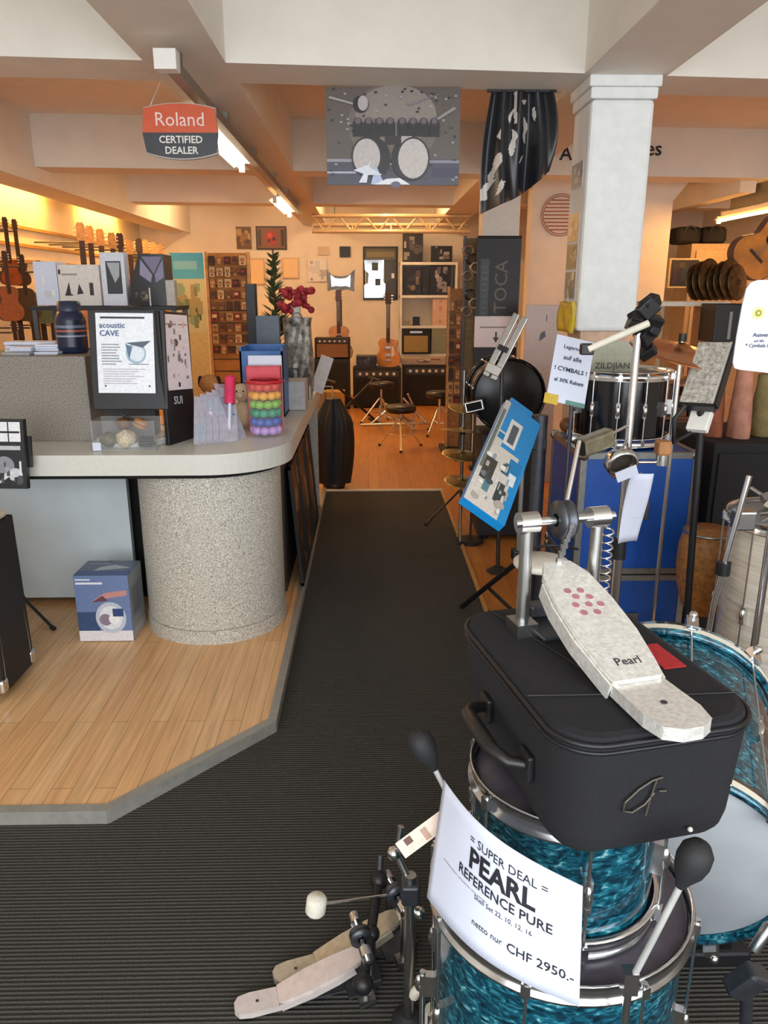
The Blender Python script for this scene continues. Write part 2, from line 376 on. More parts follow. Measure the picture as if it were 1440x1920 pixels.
# ---------------------------------------------------------------- tube lights
T1 = mat('tube_neutral', 'fff3d6', .4, emit=TUBE*.75); T2 = mat('tube_warm', 'ffd096', .4, emit=TUBE*2.6); T4 = mat('tube_gold', 'ffb964', .4, emit=TUBE*3.4); T3 = mat('tube_amber', 'ffb654', .4, emit=WARM)
GREY = mat('grey_housing', '8c8a84', .4, .4); REFL = mat('reflector', 'efece2', .35, .2)
def tube_light(label, x, y0, y1, z, m, side=-1, rail=None, group='ceiling tube lights'):
    o = thing('tube_light', label, 'light', (x, (y0+y1)/2, z), group=group); L = (y1-y0)/2
    t = MB(); t.bx(-.03, .03, -L, L, .02, .075); t.build('housing', WHITE, o)
    t = MB(); t.add([(-.03, -L, .03), (.03, -L, .03), (.03, L, .03), (-.03, L, .03), (side*.11, -L, -.01), (side*.11, L, -.01)], [(0, 3, 5, 4), (4, 5, 3, 0)]); t.build('reflector', REFL, o)
    MB().cyl((side*.05, -L+.03, -.012), (side*.05, L-.03, -.012), .015, n=12).build('tube', m, o)
    for s in (-1, 1): MB().cyl((0, s*L*.7, .07), (0, s*L*.7, (2.6 if rail else ZC)-z), .008, n=8).build('hanger', GREY, o)
    for s in (-1, 1): MB().bx(side*.05-.02, side*.05+.02, s*L-.02, s*L+.02, -.04, .03).build('end_cap', WHITE, o)
    return o
r_ = thing('track_rail', 'long dark ceiling track running down the aisle under the beams', 'rail', (-.815, 6.6, 2.53))
MB().bx(-.025, .025, -3.05, 3.3, -.03, .02).build('rail', GREY, r_); MB().bx(-.045, .045, -3.1, -3.03, -.045, .03).build('feed_box', WHITE, r_)
for k in range(6):
    MB().bx(-.02, .02, -2.9+k*1.15, -2.86+k*1.15, .02, .07 if k not in (1, 3, 4) else .07).build('hanger', GREY, r_)
tube_light('white tube light under the ceiling track, beside the orange dealer sign', -.87, 4.6, 6.15, 2.5, T1)
tube_light('tube light on the ceiling track beyond the second beam, above the framed red picture', -.87, 8.2, 9.7, 2.5, T2)
tube_light('warm tube light over the right-hand side room beside the orange partition', 3.72, 7.0, 8.5, 2.34, T4)
for k, y in enumerate((5.3, 8.2, 10.7)):
    tube_light('warm tube light hidden behind the left ceiling beam, %s along the guitar wall' % ('first', 'second', 'third')[k], -3.26, y-.75, y+.75, 2.62, T3, -1)
for x, wd_ in ((-1.9, 'left'), (.3, 'right')):  # added tubes, out of view, to brighten the back wall
    o = tube_light('added warm tube light, unseen in the last ceiling bay behind the third beam, %s one' % wd_, x, 10.15, 11.5, 2.9, T2)
struct('light_drop', MB().bx(3.69, 3.75, 7.2, 8.3, 2.41, ZC), GREY)
# ================================================================ drums in the foreground
TEAL = pearl('teal_pearl', [(.3, '04202e'), (.45, '0a4254'), (.56, '17647a'), (.66, '3f97a6'), (.76, 'c0e2e2')], (36, 36, 80))
SATIN = pearl('white_satin_wrap', [(.3, 'c9bfae'), (.5, 'e6ddcc'), (.7, 'f4efe6')], (3, 3, 45), .25)
BWRAP = mat('black_gloss', '0d0d10', .15, var=.2)
HEADW = mat('coated_head', 'a6aaae', .5, var=.06, scale=8, bump=.2, bscale=300)
HEADG = mat('smoke_head', '4b4650', .25, var=.15)
FELT = mat('felt', 'e8e2d2', .95, var=.08, scale=200, bump=.4)
def lug_mb(r, z, h, a, depth=.018):
    c, s_ = math.cos(a), math.sin(a); R = Matrix.Rotation(a, 3, 'Z'); t = MB()
    t.box(R@Vector((r+depth*.45, 0, z)), (depth, .016, h), 0, R); t.ball(R@Vector((r+depth, 0, z)), (.009, .009, h*.4), n=10, m=6); return t
def drum(name, label, cat, loc, r, h, shell, nl=8, head=HEADW, hoopm=None, lugs=True, group=None, M=None, a0=.2, inlay=None, both=True, rods=True):
    """drum standing on its lower rim, axis along local Z"""
    o = thing(name, label, cat, loc, group=group, M=M); hm = hoopm or CHROME
    MB().lathe([(r, .012), (r, h-.012)], n=64).lathe([(r-.006, h-.012), (r-.006, .012)], n=64).build('shell', shell, o)
    for z, s_ in ((h, 1), (0, -1)):
        MB().lathe([(.001, z+.0), (r-.004, z+.0), (r+.004, z-s_*.006), (r+.004, z-s_*.02)], n=64).build('drum_head', head, o)
        t = MB()
        if hoopm and hoopm is not CHROME:
            t.lathe([(r+.006, z-s_*.03), (r+.006, z+s_*.012), (r+.018, z+s_*.012), (r+.018, z-s_*.03), (r+.006, z-s_*.03)], n=72)
        else:
            t.lathe([(r+.006, z-s_*.016), (r+.006, z+s_*.014), (r+.011, z+s_*.018), (r+.013, z+s_*.014), (r+.009, z+s_*.012), (r+.009, z-s_*.012), (r+.015, z-s_*.016), (r+.015, z-s_*.02), (r+.006, z-s_*.02)], n=64)
        hp = t.build('hoop', hm, o)
        if inlay: MB().lathe([(r+.0185, z-s_*.018), (r+.0188, z-s_*.0)], n=72).build('inlay', inlay, hp)
    if lugs:
        for k in range(nl):
            a = a0+2*PI*k/nl; l = lug_mb(r, h/2, min(.06, h*.3), a).build('lug', CHROME, o)
            if rods:
                R = Matrix.Rotation(a, 3, 'Z'); t = MB()
                for z, s_ in ((h, 1), (0, -1)):
                    t.cyl(R@Vector((r+.017, 0, h/2)), R@Vector((r+.017, 0, z)), .003, n=8); t.box(R@Vector((r+.015, 0, z-s_*.004)), (.016, .016, .022), 0, R)
                    t.cyl(R@Vector((r+.017, 0, z)), R@Vector((r+.017, 0, z+s_*.014)), .005, n=8)
                t.build('tension_rod', CHROME, l)
    return o
# stacked toms that carry the case
DC = Vector((.335, 1.115, 0))
d1 = drum('floor_tom', 'teal pearl floor tom at the bottom of the stack, chrome hoop, standing on the floor', 'drum', DC+Vector((.01, .055, .13)), .224, .435, TEAL, 8, HEADG, a0=.35)
for a in (.9, 3.0, 5.1):
    p = Vector((math.cos(a)*.247, math.sin(a)*.247, 0))
    l = MB().tube([p+Vector((0, 0, .2)), p+Vector((0, 0, -.06)), p*1.12+Vector((0, 0, -.11))], .006, 10).build('leg', CHROME, d1)
    MB().cyl(p*1.12+Vector((0, 0, -.126)), p*1.12+Vector((0, 0, -.09)), .014, .01, n=12).build('rubber_foot', RUBBER, l); lug_mb(.224, .17, .05, a, .03).build('leg_bracket', CHROME, d1)
d2 = drum('tom_drum', 'teal pearl tom under the black case, upside down, with the price sign across its shell', 'drum', DC+Vector((.01, .05, .587)), .158, .225, TEAL, 6, HEADG, a0=.5)
FT = Vector((0, 0, .0))
def up_leg(p0, p1, p2):
    q = [Vector(p)-DC-Vector((.01, .05, .587)) for p in (p0, p1, p2)]
    l = MB().tube(q, .005, 10).build('leg', mat('bright_rod', 'e2e2de', .35, .5), d2); d = (q[2]-q[1]).normalized()
    MB().lathe([(.007, -.012), (.011, 0), (.0205, .018), (.024, .036), (.0225, .052), (.014, .064), (.001, .067)], q[2], d, 20).build('rubber_foot', RUBBER, l)
up_leg(atY(1178, 1850, .90), atY(1225, 1760, .885), atY(1281, 1650, .88))
up_leg(atY(850, 1640, 1.16), atY(840, 1490, 1.17), atY(810, 1432, 1.18))
t = MB(); p = atY(1180, 1838, .9)-DC-Vector((.01, .05, .587)); t.box(p, (.022, .02, .04)); t.cyl(p-Vector((.0, .0, .02)), p-Vector((0, 0, .09)), .006, n=10); t.build('leg_bracket', CHROME, d2)
# price sign wrapped round the shell
sg = thing('price_sign', 'white paper super deal price sign bent round the teal drum shell', 'sign', DC+Vector((.01, .05, .587)))
def wrap(u, v, off=0.):
    """u 0..1 left to right along the sheet, v 0..1 bottom to top; the sheet follows the shell and flies off at its left end"""
    P = {(0, 1): atY(832, 1462, 1.07), (0, 0): atY(800, 1682, 1.02), (1, 1): atY(1093, 1662, .875), (1, 0): atY(1086, 1888, .845)}
    top = P[(0, 1)].lerp(P[(1, 1)], u); bot = P[(0, 0)].lerp(P[(1, 0)], u); q = bot.lerp(top, v)
    n = Vector((-.62, -.72, .3)).normalized(); bulge = math.sin(PI*u)*.042+(u-.5)*.0
    q = q+n*(bulge+off)
    return q-DC-Vector((.01, .05, .587))
MB().grid(lambda u, v: wrap(u, v), 24, 10, th=.0006).build('sheet', PAPER, sg)
def wrapped_text(lines, name='lettering'):
    mb = MB()
    for body, size, uc, vc, bold in lines:
        cu = bpy.data.curves.new('t', 'FONT'); cu.body = body; cu.size = size; cu.align_x = 'CENTER'; cu.align_y = 'CENTER'; cu.resolution_u = 2; cu.offset = bold*size*.02
        o = bpy.data.objects.new('t', cu); C.objects.link(o); dg = bpy.context.evaluated_depsgraph_get(); dg.update()
        me = bpy.data.meshes.new_from_object(o.evaluated_get(dg))
        mb.add([wrap(uc+v.co.x/.27, vc+v.co.y/.19, .0012) for v in me.vertices], [tuple(p.vertices) for p in me.polygons])
        bpy.data.objects.remove(o); bpy.data.curves.remove(cu); bpy.data.meshes.remove(me)
    return mb.build(name, INK, sg)
wrapped_text([('= SUPER DEAL =', .019, .58, .83, 0), ('PEARL', .042, .55, .68, 1.6), ('REFERENCE PURE', .021, .56, .53, .6), ('Shell Set 22, 10, 12, 16', .0105, .58, .42, 0), ('~~~~-~~~ ~~-~~~ ~~ -~~~', .0085, .3, .45, 0), ('netto nur', .014, .5, .22, 0), ('CHF 2950.-', .020, .8, .215, .4)])
# bass drum
ax = Vector((.34, .92, .22)).normalized(); C0 = Vector((.65, 1.43, .40))
Mb = Matrix.Translation(C0)@(Vector((0, 0, 1)).rotation_difference(ax).to_matrix().to_4x4())
bd = drum('bass_drum', 'large teal pearl bass drum with a plain white coated head, behind the stacked toms', 'drum', None, .262, .5, TEAL, 10, HEADW, hoopm=TEAL, M=Mb, inlay=CREAM, a0=.1, rods=True)
Mi = Mb.inverted()
for k in range(10):
    a = .1+2*PI*k/10
    for z in (0, .5):
        R = Matrix.Rotation(a, 3, 'Z'); t = MB(); t.box(R@Vector((.285, 0, z+(.01 if z else -.01))), (.02, .03, .045), 0, R); t.ball(R@Vector((.30, 0, z+(.03 if z else -.03))), (.012, .012, .012), n=8, m=6); t.build('claw', CHROME, bd)
for s_ in (-1, 1):
    side = Vector((ax.y, -ax.x, 0))*s_; b0 = C0+ax*.12+side*.265+Vector((0, 0, -.05)); foot = C0+ax*.0+side*.44; foot.z = .026
    l = MB().tube([Mi@b0, Mi@(b0+side*.05), Mi@foot], .009, 10).build('leg', CHROME, bd); MB().cyl(Mi@foot, Mi@(foot-Vector((0, 0, .018))), .016, .008, n=12).build('rubber_foot', RUBBER, l)
    MB().box(Mi@b0, (.05, .04, .06)).build('leg_bracket', DSTEEL, bd, bev=.006)
# snare-ish clamp block low on the right edge
ck = thing('rack_clamp', 'chrome multi clamp on a curved black rod beside the white bass drum head', 'clamp', (.70, 1.2, .0))
q = [atY(1440, 1740, 1.14), atY(1415, 1780, 1.14), atY(1400, 1840, 1.15)]; q = [p-Vector((.70, 1.2, 0)) for p in q]
MB().tube([q[0]+Vector((.08, .02, .02)), q[0], q[1]], .011, 10).build('rod', STEEL, ck); MB().box(q[2], (.05, .04, .075), rot=(.3, .5, .2)).build('block', DSTEEL, ck, bev=.008)
MB().tube([q[2], q[2]*.9+Vector((.02, 0, -.1)), Vector((q[2].x, 0, .0))], .012, 10).build('post', DSTEEL, ck); MB().cyl((q[2].x, 0, -.002), (q[2].x, 0, .02), .05, .03, n=20).build('foot', RUBBER, ck)

# ---------------------------------------------------------------- the black case and the pedal on it
u_ = Vector((-.212, .977)); ang = math.atan2(u_.y, u_.x)-PI/2
cs = thing('instrument_case', 'black fabric instrument case lying on the teal tom, carry handle facing the aisle', 'case', (.372, 1.165, .828), ang)
def case_ring(w, l, r, z): return [(x, y, z) for x, y in rrect(w, l, r, 8)]
t = MB(); prof = [(.0, .27, .42, .05), (.012, .292, .44, .065), (.03, .300, .448, .068), (.178, .318, .462, .068)]
rings = [case_ring(w, l, r, z) for z, w, l, r in prof]
def skin(t, rings, cap0=True, cap1=True, sm=True):
    n = len(rings[0])
    for a, b in zip(rings, rings[1:]): t.add(a+b, [(k, (k+1) % n, n+(k+1) % n, n+k) for k in range(n)], 0, sm)
    if cap0: t.add(rings[0], [tuple(range(n))[::-1]])
    if cap1: t.add(rings[-1], [tuple(range(n))])
    return t
skin(t, rings).build('body', BFAB, cs)
skin(MB(), [case_ring(w, l, r, z) for z, w, l, r in [(.181, .318, .462, .068), (.19, .318, .462, .068), (.2, .308, .452, .066), (.204, .29, .434, .06)]]).build('lid', BFAB, cs)
pp = rrect(.322, .466, .07, 8)
for z in (.192,): MB().tube([(x*(1.0), y*1.0, z) for x, y in pp], .004, 8, closed=True).build('piping', BLACK, cs)
MB().tube([(x*.99, y*.993, .1795) for x, y in pp], .0035, 6, closed=True).build('zip', mat('zip_teeth', '2c2c30', .35, .5), cs)
t = MB()
for a, b in (((-.155, .05), (.155, .02)), ((-.1, -.226), (.12, -.0))):
    pass
t.tube([(-.159, -.10, .205), (-.02, -.13, .2055), (.02, -.145, .2055), (.159, -.165, .205)], .0016, 6); t.tube([(-.10, .22, .205), (-.06, .05, .2055), (-.02, -.13, .2055)], .0016, 6); t.build('seam', BLACK, cs)
hb = MB(); hp_ = [(-.160, -.115, .095), (-.188, -.108, .10), (-.205, -.08, .106), (-.208, -.02, .108), (-.205, .03, .106), (-.19, .055, .10), (-.160, .062, .095)]
hb.tube(hp_, [.009, .010, .0125, .014, .0125, .010, .009], 10); h = hb.build('handle', mat('handle_rubber', '1d1b19', .4, var=.2), cs)
for y in (-.112, .06): MB().box((-.161, y, .095), (.012, .04, .045)).build('handle_mount', BLACK, cs, bev=.004)
lg = MB()   # embossed monogram on the narrow end
for pts in ([(-.06, .04), (-.035, .062), (-.012, .075), (.006, .078)], [(-.06, .04), (-.062, .024), (-.045, .018), (-.022, .03), (-.006, .05)], [(-.004, .076), (-.012, .044), (-.018, .008)], [(.002, .052), (.016, .050)]):
    lg.tube([(x*.85-.012, -.2325, z*.85+.062) for x, z in pts], .0018, 6)
lg.build('monogram', mat('emboss', '5a544c', .35, .5), cs)
for x, z in ((.05, .03),): MB().ball((x, -.232, z+.0), .004, n=8, m=6).build('stud', WHITE, cs)
MB().ball((.11, -.2312, .095), .0025, n=8, m=6).build('stud', CHROME, cs)
MB().box((.11, -.03, .2055), (.04, .085, .002)).build('patch', mat('red_patch', 'b3262b', .7, var=.2, scale=120), cs)

def pedal(label, loc, rz, board, post_h=.2, beater='down', group=None, mono=None, z=0., wd=1., sc=1.):
    """bass drum pedal: heel at local y=0, posts at y=.3"""
    o = thing('bass_drum_pedal', label, 'pedal', loc, rz, group); o.scale = (sc, sc, sc)
    t = MB(); t.bx(-.05, .05, .25, .34, 0, .008); t.bx(-.02, .02, -.03, .25, 0, .006); t.build('base_plate', DSTEEL, o, bev=.002)
    sl = .11  # board climbs to the hinge
    poly = [(-.032, 0), (-.036, .03), (-.042, .1), (-.041, .18), (-.034, .25), (-.02, .285), (.02, .285), (.034, .25), (.041, .18), (.042, .1), (.036, .03), (.032, 0)]
    poly = [(x*wd, y) for x, y in poly]
    Mt = Matrix.Translation((0, .045, .022))@Matrix.Rotation(.32, 4, 'X')
    fb = MB().prism(poly, 0, .012, M=Mt).build('footboard', board, o, bev=.003)
    t = MB()
    for s in (-1, 1): t.prism([(x*wd, y) for x, y in [(s*.034, .0), (s*.043, .1), (s*.042, .18), (s*.036, .24), (s*.038, .24), (s*.045, .18), (s*.046, .1), (s*.037, .0)]][::s], -.024 if wd > 1 else -.018, .004, M=Mt)
    t.build('side_flange', board, fb)
    heel = [(-.03, -.075), (-.036, -.04), (-.034, .05), (.034, .05), (.036, -.04), (.03, -.075), (.012, -.088), (-.012, -.088)]
    heel = [(x*wd, y) for x, y in heel]
    hl = MB().prism(heel, .006, .026).build('heel_plate', board, o, bev=.004); MB().cyl((-.034, .048, .026), (.034, .048, .026), .007, n=12).build('hinge', STEEL, hl); MB().cyl((0, -.02, .0265), (0, -.02, .0272), .005, n=12).build('bolt', DSTEEL, hl)
    for s in (-1, 1):
        p = MB().cyl((s*.068, .3, .0), (s*.068, .3, post_h), .0125, .011, n=18); p.box((s*.068, .3, .012), (.04, .05, .024)); p.build('post', STEEL, o)
        MB().cyl((s*.085, .3, post_h), (s*.05, .3, post_h), .019, n=18).build('bearing', CHROME, o)
    t = MB().cyl((-.09, .3, post_h), (.1, .3, post_h), .0075, n=12); t.build('axle', CHROME, o)
    MB().lathe([(.012, -.014), (.034, -.012), (.034, -.006), (.027, 0), (.034, .006), (.034, .012), (.012, .014)], (0, .3, post_h), (1, 0, 0), 24).build('cam_wheel', DSTEEL, o)
    a = Mt@Vector((0, .28, .01)); c = MB()
    n = 12
    for k in range(n): q = a.lerp(Vector((0, .27, post_h)), (k+.5)/n); c.box(q, (.012 if k % 2 else .008, .006, (post_h-a.z)/n*.95))
    c.build('chain', CHROME, o)
    t = MB(); t.tube([(.092+.009*math.cos(k*.9), .3+.009*math.sin(k*.9), .06+(post_h-.08)*k/60) for k in range(61)], .0018, 5); t.tube([(.092, .3, 0.03), (.092, .3, .06)], .003, 6); t.build('spring', CHROME, o)
    MB().box((0.0, .345, .02), (.07, .03, .025)).build('hoop_clamp', DSTEEL, o, bev=.004)
    if beater:
        b0 = Vector((.0, .3, post_h)); d = {'back': Vector((0, -.24, .035)), 'down': Vector((0, .1, -.12)), 'up': Vector((.05, .05, .19))}[beater]
        bt = MB().cyl(b0-d*.15, b0+d, .004, n=10).build('beater', CHROME, o); dn = d.normalized(); sd = Vector((1, 0, 0)) if abs(dn.x) < .8 else Vector((0, 1, 0))
        f_ = dn.cross(sd).normalized(); q = b0+d+dn*.012
        MB().lathe([(.001, -.03), (.024, -.03), (.03, -.022), (.03, .02), (.024, .028), (.001, .03)], q, f_, 20).build('beater_head', FELT, bt)
    if mono: lettering(fb, [mono], DSTEEL, M=Mt@Matrix.Translation((0, 0, .0125))@Matrix.Rotation(-PI/2, 4, 'X'), y=0)
    return o, fb, Mt
BOARDW = mat('worn_white_metal', 'ebe9e2', .35, .45, var=.14, scale=120, bump=.25, bscale=200)
BOARDC = mat('polished_board', 'd9d0bb', .3, .7, var=.1, scale=50)
p1, fb, Mt = pedal('silver bass drum pedal standing on top of the black case', (.412, .985, 1.0325), .25, BOARDW, .205, None, mono=('Pearl', .022, 0, .035), wd=1.28)
t = MB()
for x, y in [(a*1.3, b) for a, b in ((-.012, .15), (.006, .148), (-.016, .17), (.002, .168), (.018, .166), (-.008, .19), (.01, .186), (-.014, .206), (.004, .204))]: t.cyl(Mt@Vector((x, y, .012)), Mt@Vector((x, y, .0127)), .0066, n=12)
t.build('logo_dots', mat('faded_red', 'a8707a', .5), fb)
# beater folded up, its square white pad and shaft
t = MB().cyl((.0, .3, .205), (.055, .36, .33), .004, n=10).build('beater', CHROME, p1)
p2, _, _ = pedal('polished double pedal board nearest the camera, on the ribbed mat at the bottom', tuple(atZ(440, 1890, .02)+Vector((.066, .017, -.015))), -1.32, mat('pale_board', 'd9cdc8', .35, .25, var=.08, scale=40), .18, None, 'double pedal', sc=.78)
p3, _, _ = pedal('second double pedal board with a cream felt beater, on the ribbed mat', tuple(atZ(515, 1828, .02)+Vector((.066, .017, -.015))), -1.25, BOARDC, .2, 'back', 'double pedal', sc=.82)
sh = thing('drive_shaft', 'black universal joint shaft lying across the two floor pedals', 'shaft', (.0, 1.47, .14))
t = MB().cyl((-.02, -.1, -.02), (.02, .16, .03), .012, n=12); t.ball((-.02, -.1, -.02), .024); t.ball((.02, .16, .03), .024); t.ball((0, .02, .0), .02); t.build('shaft', BLACK, sh)
MB().cyl((.02, .16, .03), (.025, .2, .07), .008, n=10).build('support', DSTEEL, sh); MB().cyl((.0, 0.05, -.135), (0, .05, .0), .01, n=10).build('support', DSTEEL, sh)
hc = thing('hoop_clamp_stand', 'dark chrome hardware post between the floor pedals and the teal floor tom', 'stand', (.085, 1.38, .005))
t = MB(); t.cyl((0, 0, 0), (0, .0, .40), .013, n=14); t.build('post', STEEL, hc); MB().box((0, 0, .36), (.04, .045, .05)).build('clamp', DSTEEL, hc, bev=.006)
t = MB(); t.tube([(0, 0, .38), (-.03, .02, .44), (-.02, .03, .5)], .008, 8); t.ball((-.035, .02, .44), .016); t.ball((.02, 0, .3), .014); t.build('wing_bolt', CHROME, hc)
t = MB().ring((.055, -.02, .09), (0, 1, .3), .045, .012, 24, 8, a0=0, a1=PI); t.cyl((.055, -.02, .0), (.055, -.02, .05), .02, n=12); t.build('foot_clamp', CREAM, hc)
MB().cyl((0, 0, 0), (0, 0, .02), .04, .02, n=16).build('foot', RUBBER, hc)
cd = thing('drum_cradle', 'low black cradle under the large teal bass drum', 'cradle', (.74, 1.66, .005))
MB().bx(-.2, .2, -.16, .2, 0, .05).build('base', BLACK, cd, bev=.01)
for s_ in (-1, 1): MB().box((s_*.15, .0, .09), (.05, .26, .10), rot=(0, s_*.35, 0)).build('rest', RUBBER, cd, bev=.01)
bk = thing('brochure', 'small beige leaflet tucked behind the price sign on its aisle side', 'leaflet', (0, 0, 0), M=slab4(atY(808, 1500, 1.09), atY(836, 1492, 1.085), atY(830, 1690, 1.04), atY(786, 1580, 1.06))[0])
art(bk, .03, .09, [('r', .1, .15, .5, .3, '5b3a30'), ('r', .2, .5, .9, .62, 'a98672')], 'sheet', bg='d8c2b0')
# ================================================================ the sales counter on the left
CTOP = mat('counter_laminate', 'd6d5cc', .35, var=.03, scale=60)
SPK = speckle('speckled_laminate', [(.36, '5a5751'), (.45, 'a39e93'), (.52, 'cdc8bc'), (.62, 'efebe0')], 170, .6)
TAUPE = speckle('taupe_laminate', [(.35, '55504a'), (.47, '837b72'), (.6, '9a928a')], 150, .6)
VOID = mat('recess_shade', '0e0d0c', .9)  # near-black colour paints the shade inside gaps and openings
PANEL = mat('grey_blue_panel', 'd3dee2', .3, var=.05, scale=5)
def arc(cx, cy, r, a0, a1, n=14): return [(cx+r*math.cos(a0+(a1-a0)*k/n), cy+r*math.sin(a0+(a1-a0)*k/n)) for k in range(n+1)]
ct = thing('sales_counter', 'long L-shaped shop counter with pale worktop and speckled round end', 'counter', (-.78, 3.62, .046))
L_ = lambda pts: [(x+.78, y-3.62) for x, y in pts]
top = [(XL+.02, 3.2)]+arc(-.715, 3.555, .355, -PI/2, 0)+[(-.36, 5.72), (-.95, 5.72), (-.95, 3.95), (XL+.02, 3.95)]
MB().prism(L_(top), .82, .909).build('worktop', CTOP, ct, bev=.008)
ins = [(XL+.05, 3.24)]+arc(-.735, 3.575, .335, -PI/2, 0)+[(-.40, 5.68), (-.93, 5.68), (-.93, 3.9), (XL+.05, 3.9)]
MB().prism(L_(ins), .797, .82).build('shadow_gap', VOID, ct)  # dark strip painting the shadow line under the worktop
t = MB(); cyc = (.02, -.02, 0)
for q_ in ([(.339, 0), (.339, .066)], [(.339, .066), (.328, .067)], [(.328, .067), (.328, .073)], [(.328, .073), (.334, .074)], [(.334, .074), (.334, .797)], [(.334, .797), (.001, .797)]): t.lathe(q_, cyc, n=72)
t.build('round_end', SPK, ct)
MB().bx(XL+.82, -1.22+.78, .15, .19, .035, .79).build('front_panel', PANEL, ct)
MB().bx(XL+.82, -.15, .24, .27, 0, .797).build('recess', VOID, ct)
t = MB(); t.bx(.27, .33, .30, 2.04, 0, .797); t.build('side_wall', mat('counter_side', '3c342c', .6), ct); MB().bx(.25, .40, 2.04, 2.08, 0, .82).build('end_panel', mat('end_panel', 'b9b0a6', .5), ct)
for k, (y, a, c1, c2) in enumerate(((3.98, .13, '2a211b', '66503a'), (4.42, .15, '352b22', '80684a'), (4.9, .13, '1f1c1a', '5a4636'))):
    w = .42
    f = thing('leaning_poster', ('dark framed poster leaning on the counter side, next to the speckled round end', 'dark framed poster leaning on the counter side, between its two neighbours', 'dark framed poster leaning on the counter side, farthest along towards the jacket')[k], 'picture', M=Matrix.Translation((-.362, y, .049))@Matrix.Rotation(PI/2, 4, 'Z')@Matrix.Rotation(-.02-.06, 4, 'X'), group='posters leaning on the counter side')
    t = MB(); h = .68
    for b in ((0, .02, 0, h), (w-.02, w, 0, h), (0, w, 0, .02), (0, w, h-.02, h)): t.bx(b[0], b[1], 0, .016, b[2], b[3])
    t.build('frame', BLACK, f); art(f, w-.03, h-.03, busy(random.Random(k), [c1, c2, '8d7a60', '1a1512'], 16), 'print', .01, x0=.015, z0=.015, bg=c1)

def packet(name, label, cat, M, w, h, d, cols, r, n=8, mats=None, group=None, txt=None):
    o = thing(name, label, cat, group=group, M=M); MB().bx(0, w, 0, d, 0, h).build('box', mats or PAPER, o, bev=min(.003, d*.2))
    if cols: art(o, w*.96, h*.96, busy(r, cols, n), 'print', -.0012, x0=w*.02, z0=h*.02)
    if txt: lettering(o, txt, INK, y=-.003)
    return o
# raised back part of the counter with papers, canister
rb = thing('raised_counter_box', 'taupe speckled raised box standing on the counter at the left edge', 'counter box', (-1.27, 3.52, .955))
MB().bx(-1.2, 0, .0, .42, 0, .385).build('body', TAUPE, rb, bev=.004)
r = random.Random(5)
for k, (x0, x1, y, z, hh, dd) in enumerate(((0, 55, 3.56, 1.341, .012, .16), (62, 108, 3.6, 1.341, .012, .14), (18, 60, 3.62, 1.354, .02, .14), (64, 110, 3.66, 1.354, .03, .12), (8, 105, 3.76, 1.341, .05, .13))):
    a = atY(x0, 660, y).x; b = atY(x1, 660, y).x
    o = thing('paper_stack', ('flat grey price leaflets on the taupe box, at its far left', 'white leaflets on the taupe box, just left of the canister', 'white paper stack on top of the leaflets at far left of the taupe box', 'white card pile behind the leaflets beside the canister', 'long white carton lying at the back of the taupe box')[k], 'paper', (a, y, z if k < 4 else 1.341), 0, 'papers on the taupe box')
    t = MB()
    for q in range(3): t.bx(0+r.random()*.006, b-a-r.random()*.006, r.random()*.006, dd, q*hh/3, (q+.8)*hh/3)
    t.build('sheets', PAPER if k != 0 else mat('grey_paper', '9fa3a8'), o)
a = atY(134, 622, 3.72); cn = thing('canister', 'dark blue supplement-like canister with red label standing on the taupe box', 'canister', (a.x, 3.72, 1.341))
MB().lathe([(.001, 0), (.062, 0), (.068, .008), (.068, .15), (.055, .185), (.05, .19)], n=32).build('body', mat('navy_plastic', '1d2540', .3), cn); MB().lathe([(.052, .19), (.052, .235), (.001, .237)], n=32).build('lid', mat('navy_lid', '2b3146', .4), cn)
t = MB()
for z0, z1, c in ((.03, .15, '1c2238'), (.098, .106, 'b05848'), (.075, .083, '8f94a6'), (.115, .128, '6a7288')): t.lathe([(.0685+z0*.002, z0), (.0685+z0*.002, z1)], n=32, col=c)
t.build('label_band', PRINT, cn)
# magazine hanging from the counter front
mg = thing('music_magazine', 'black and white music magazine in a holder on the counter front, at the left edge', 'magazine', M=slab4(atY(-32, 785, 3.13), atY(47, 787, 3.13), atY(47, 916, 3.1), atY(-32, 916, 3.1))[0])
w, h = slab4(atY(-32, 785, 3.13), atY(47, 787, 3.13), atY(47, 916, 3.1), atY(-32, 916, 3.1))[1:]
MB().bx(0, w, 0, .03, 0, h).build('cover', BLACK, mg); art(mg, w, h, [('r', .35, .68, .92, .96, 'e8e8ea'), ('r', .4, .8, .9, .83, '18181b'), ('r', .62, .68, .65, .96, '18181b'), ('r', .3, .56, .9, .62, 'bdbdc2'), ('d', .5, .33, .14, '8a8a90'), ('d', .75, .2, .1, 'c8c8cc'), ('p', [(.3, .05), (.7, .22), (.6, .3)], 'd8d8dc'), ('r', .85, .08, .9, .4, 'e0e0e4')]+busy(r, ['4a4a50', '9a9aa0', '2a2a2e'], 10, .04, .14, .3, .95, .05, .5), bg='1b1b1e')
MB().bx(-.01, w+.01, .031, .05, h*.3, h*.75).build('holder', BLACK, mg)
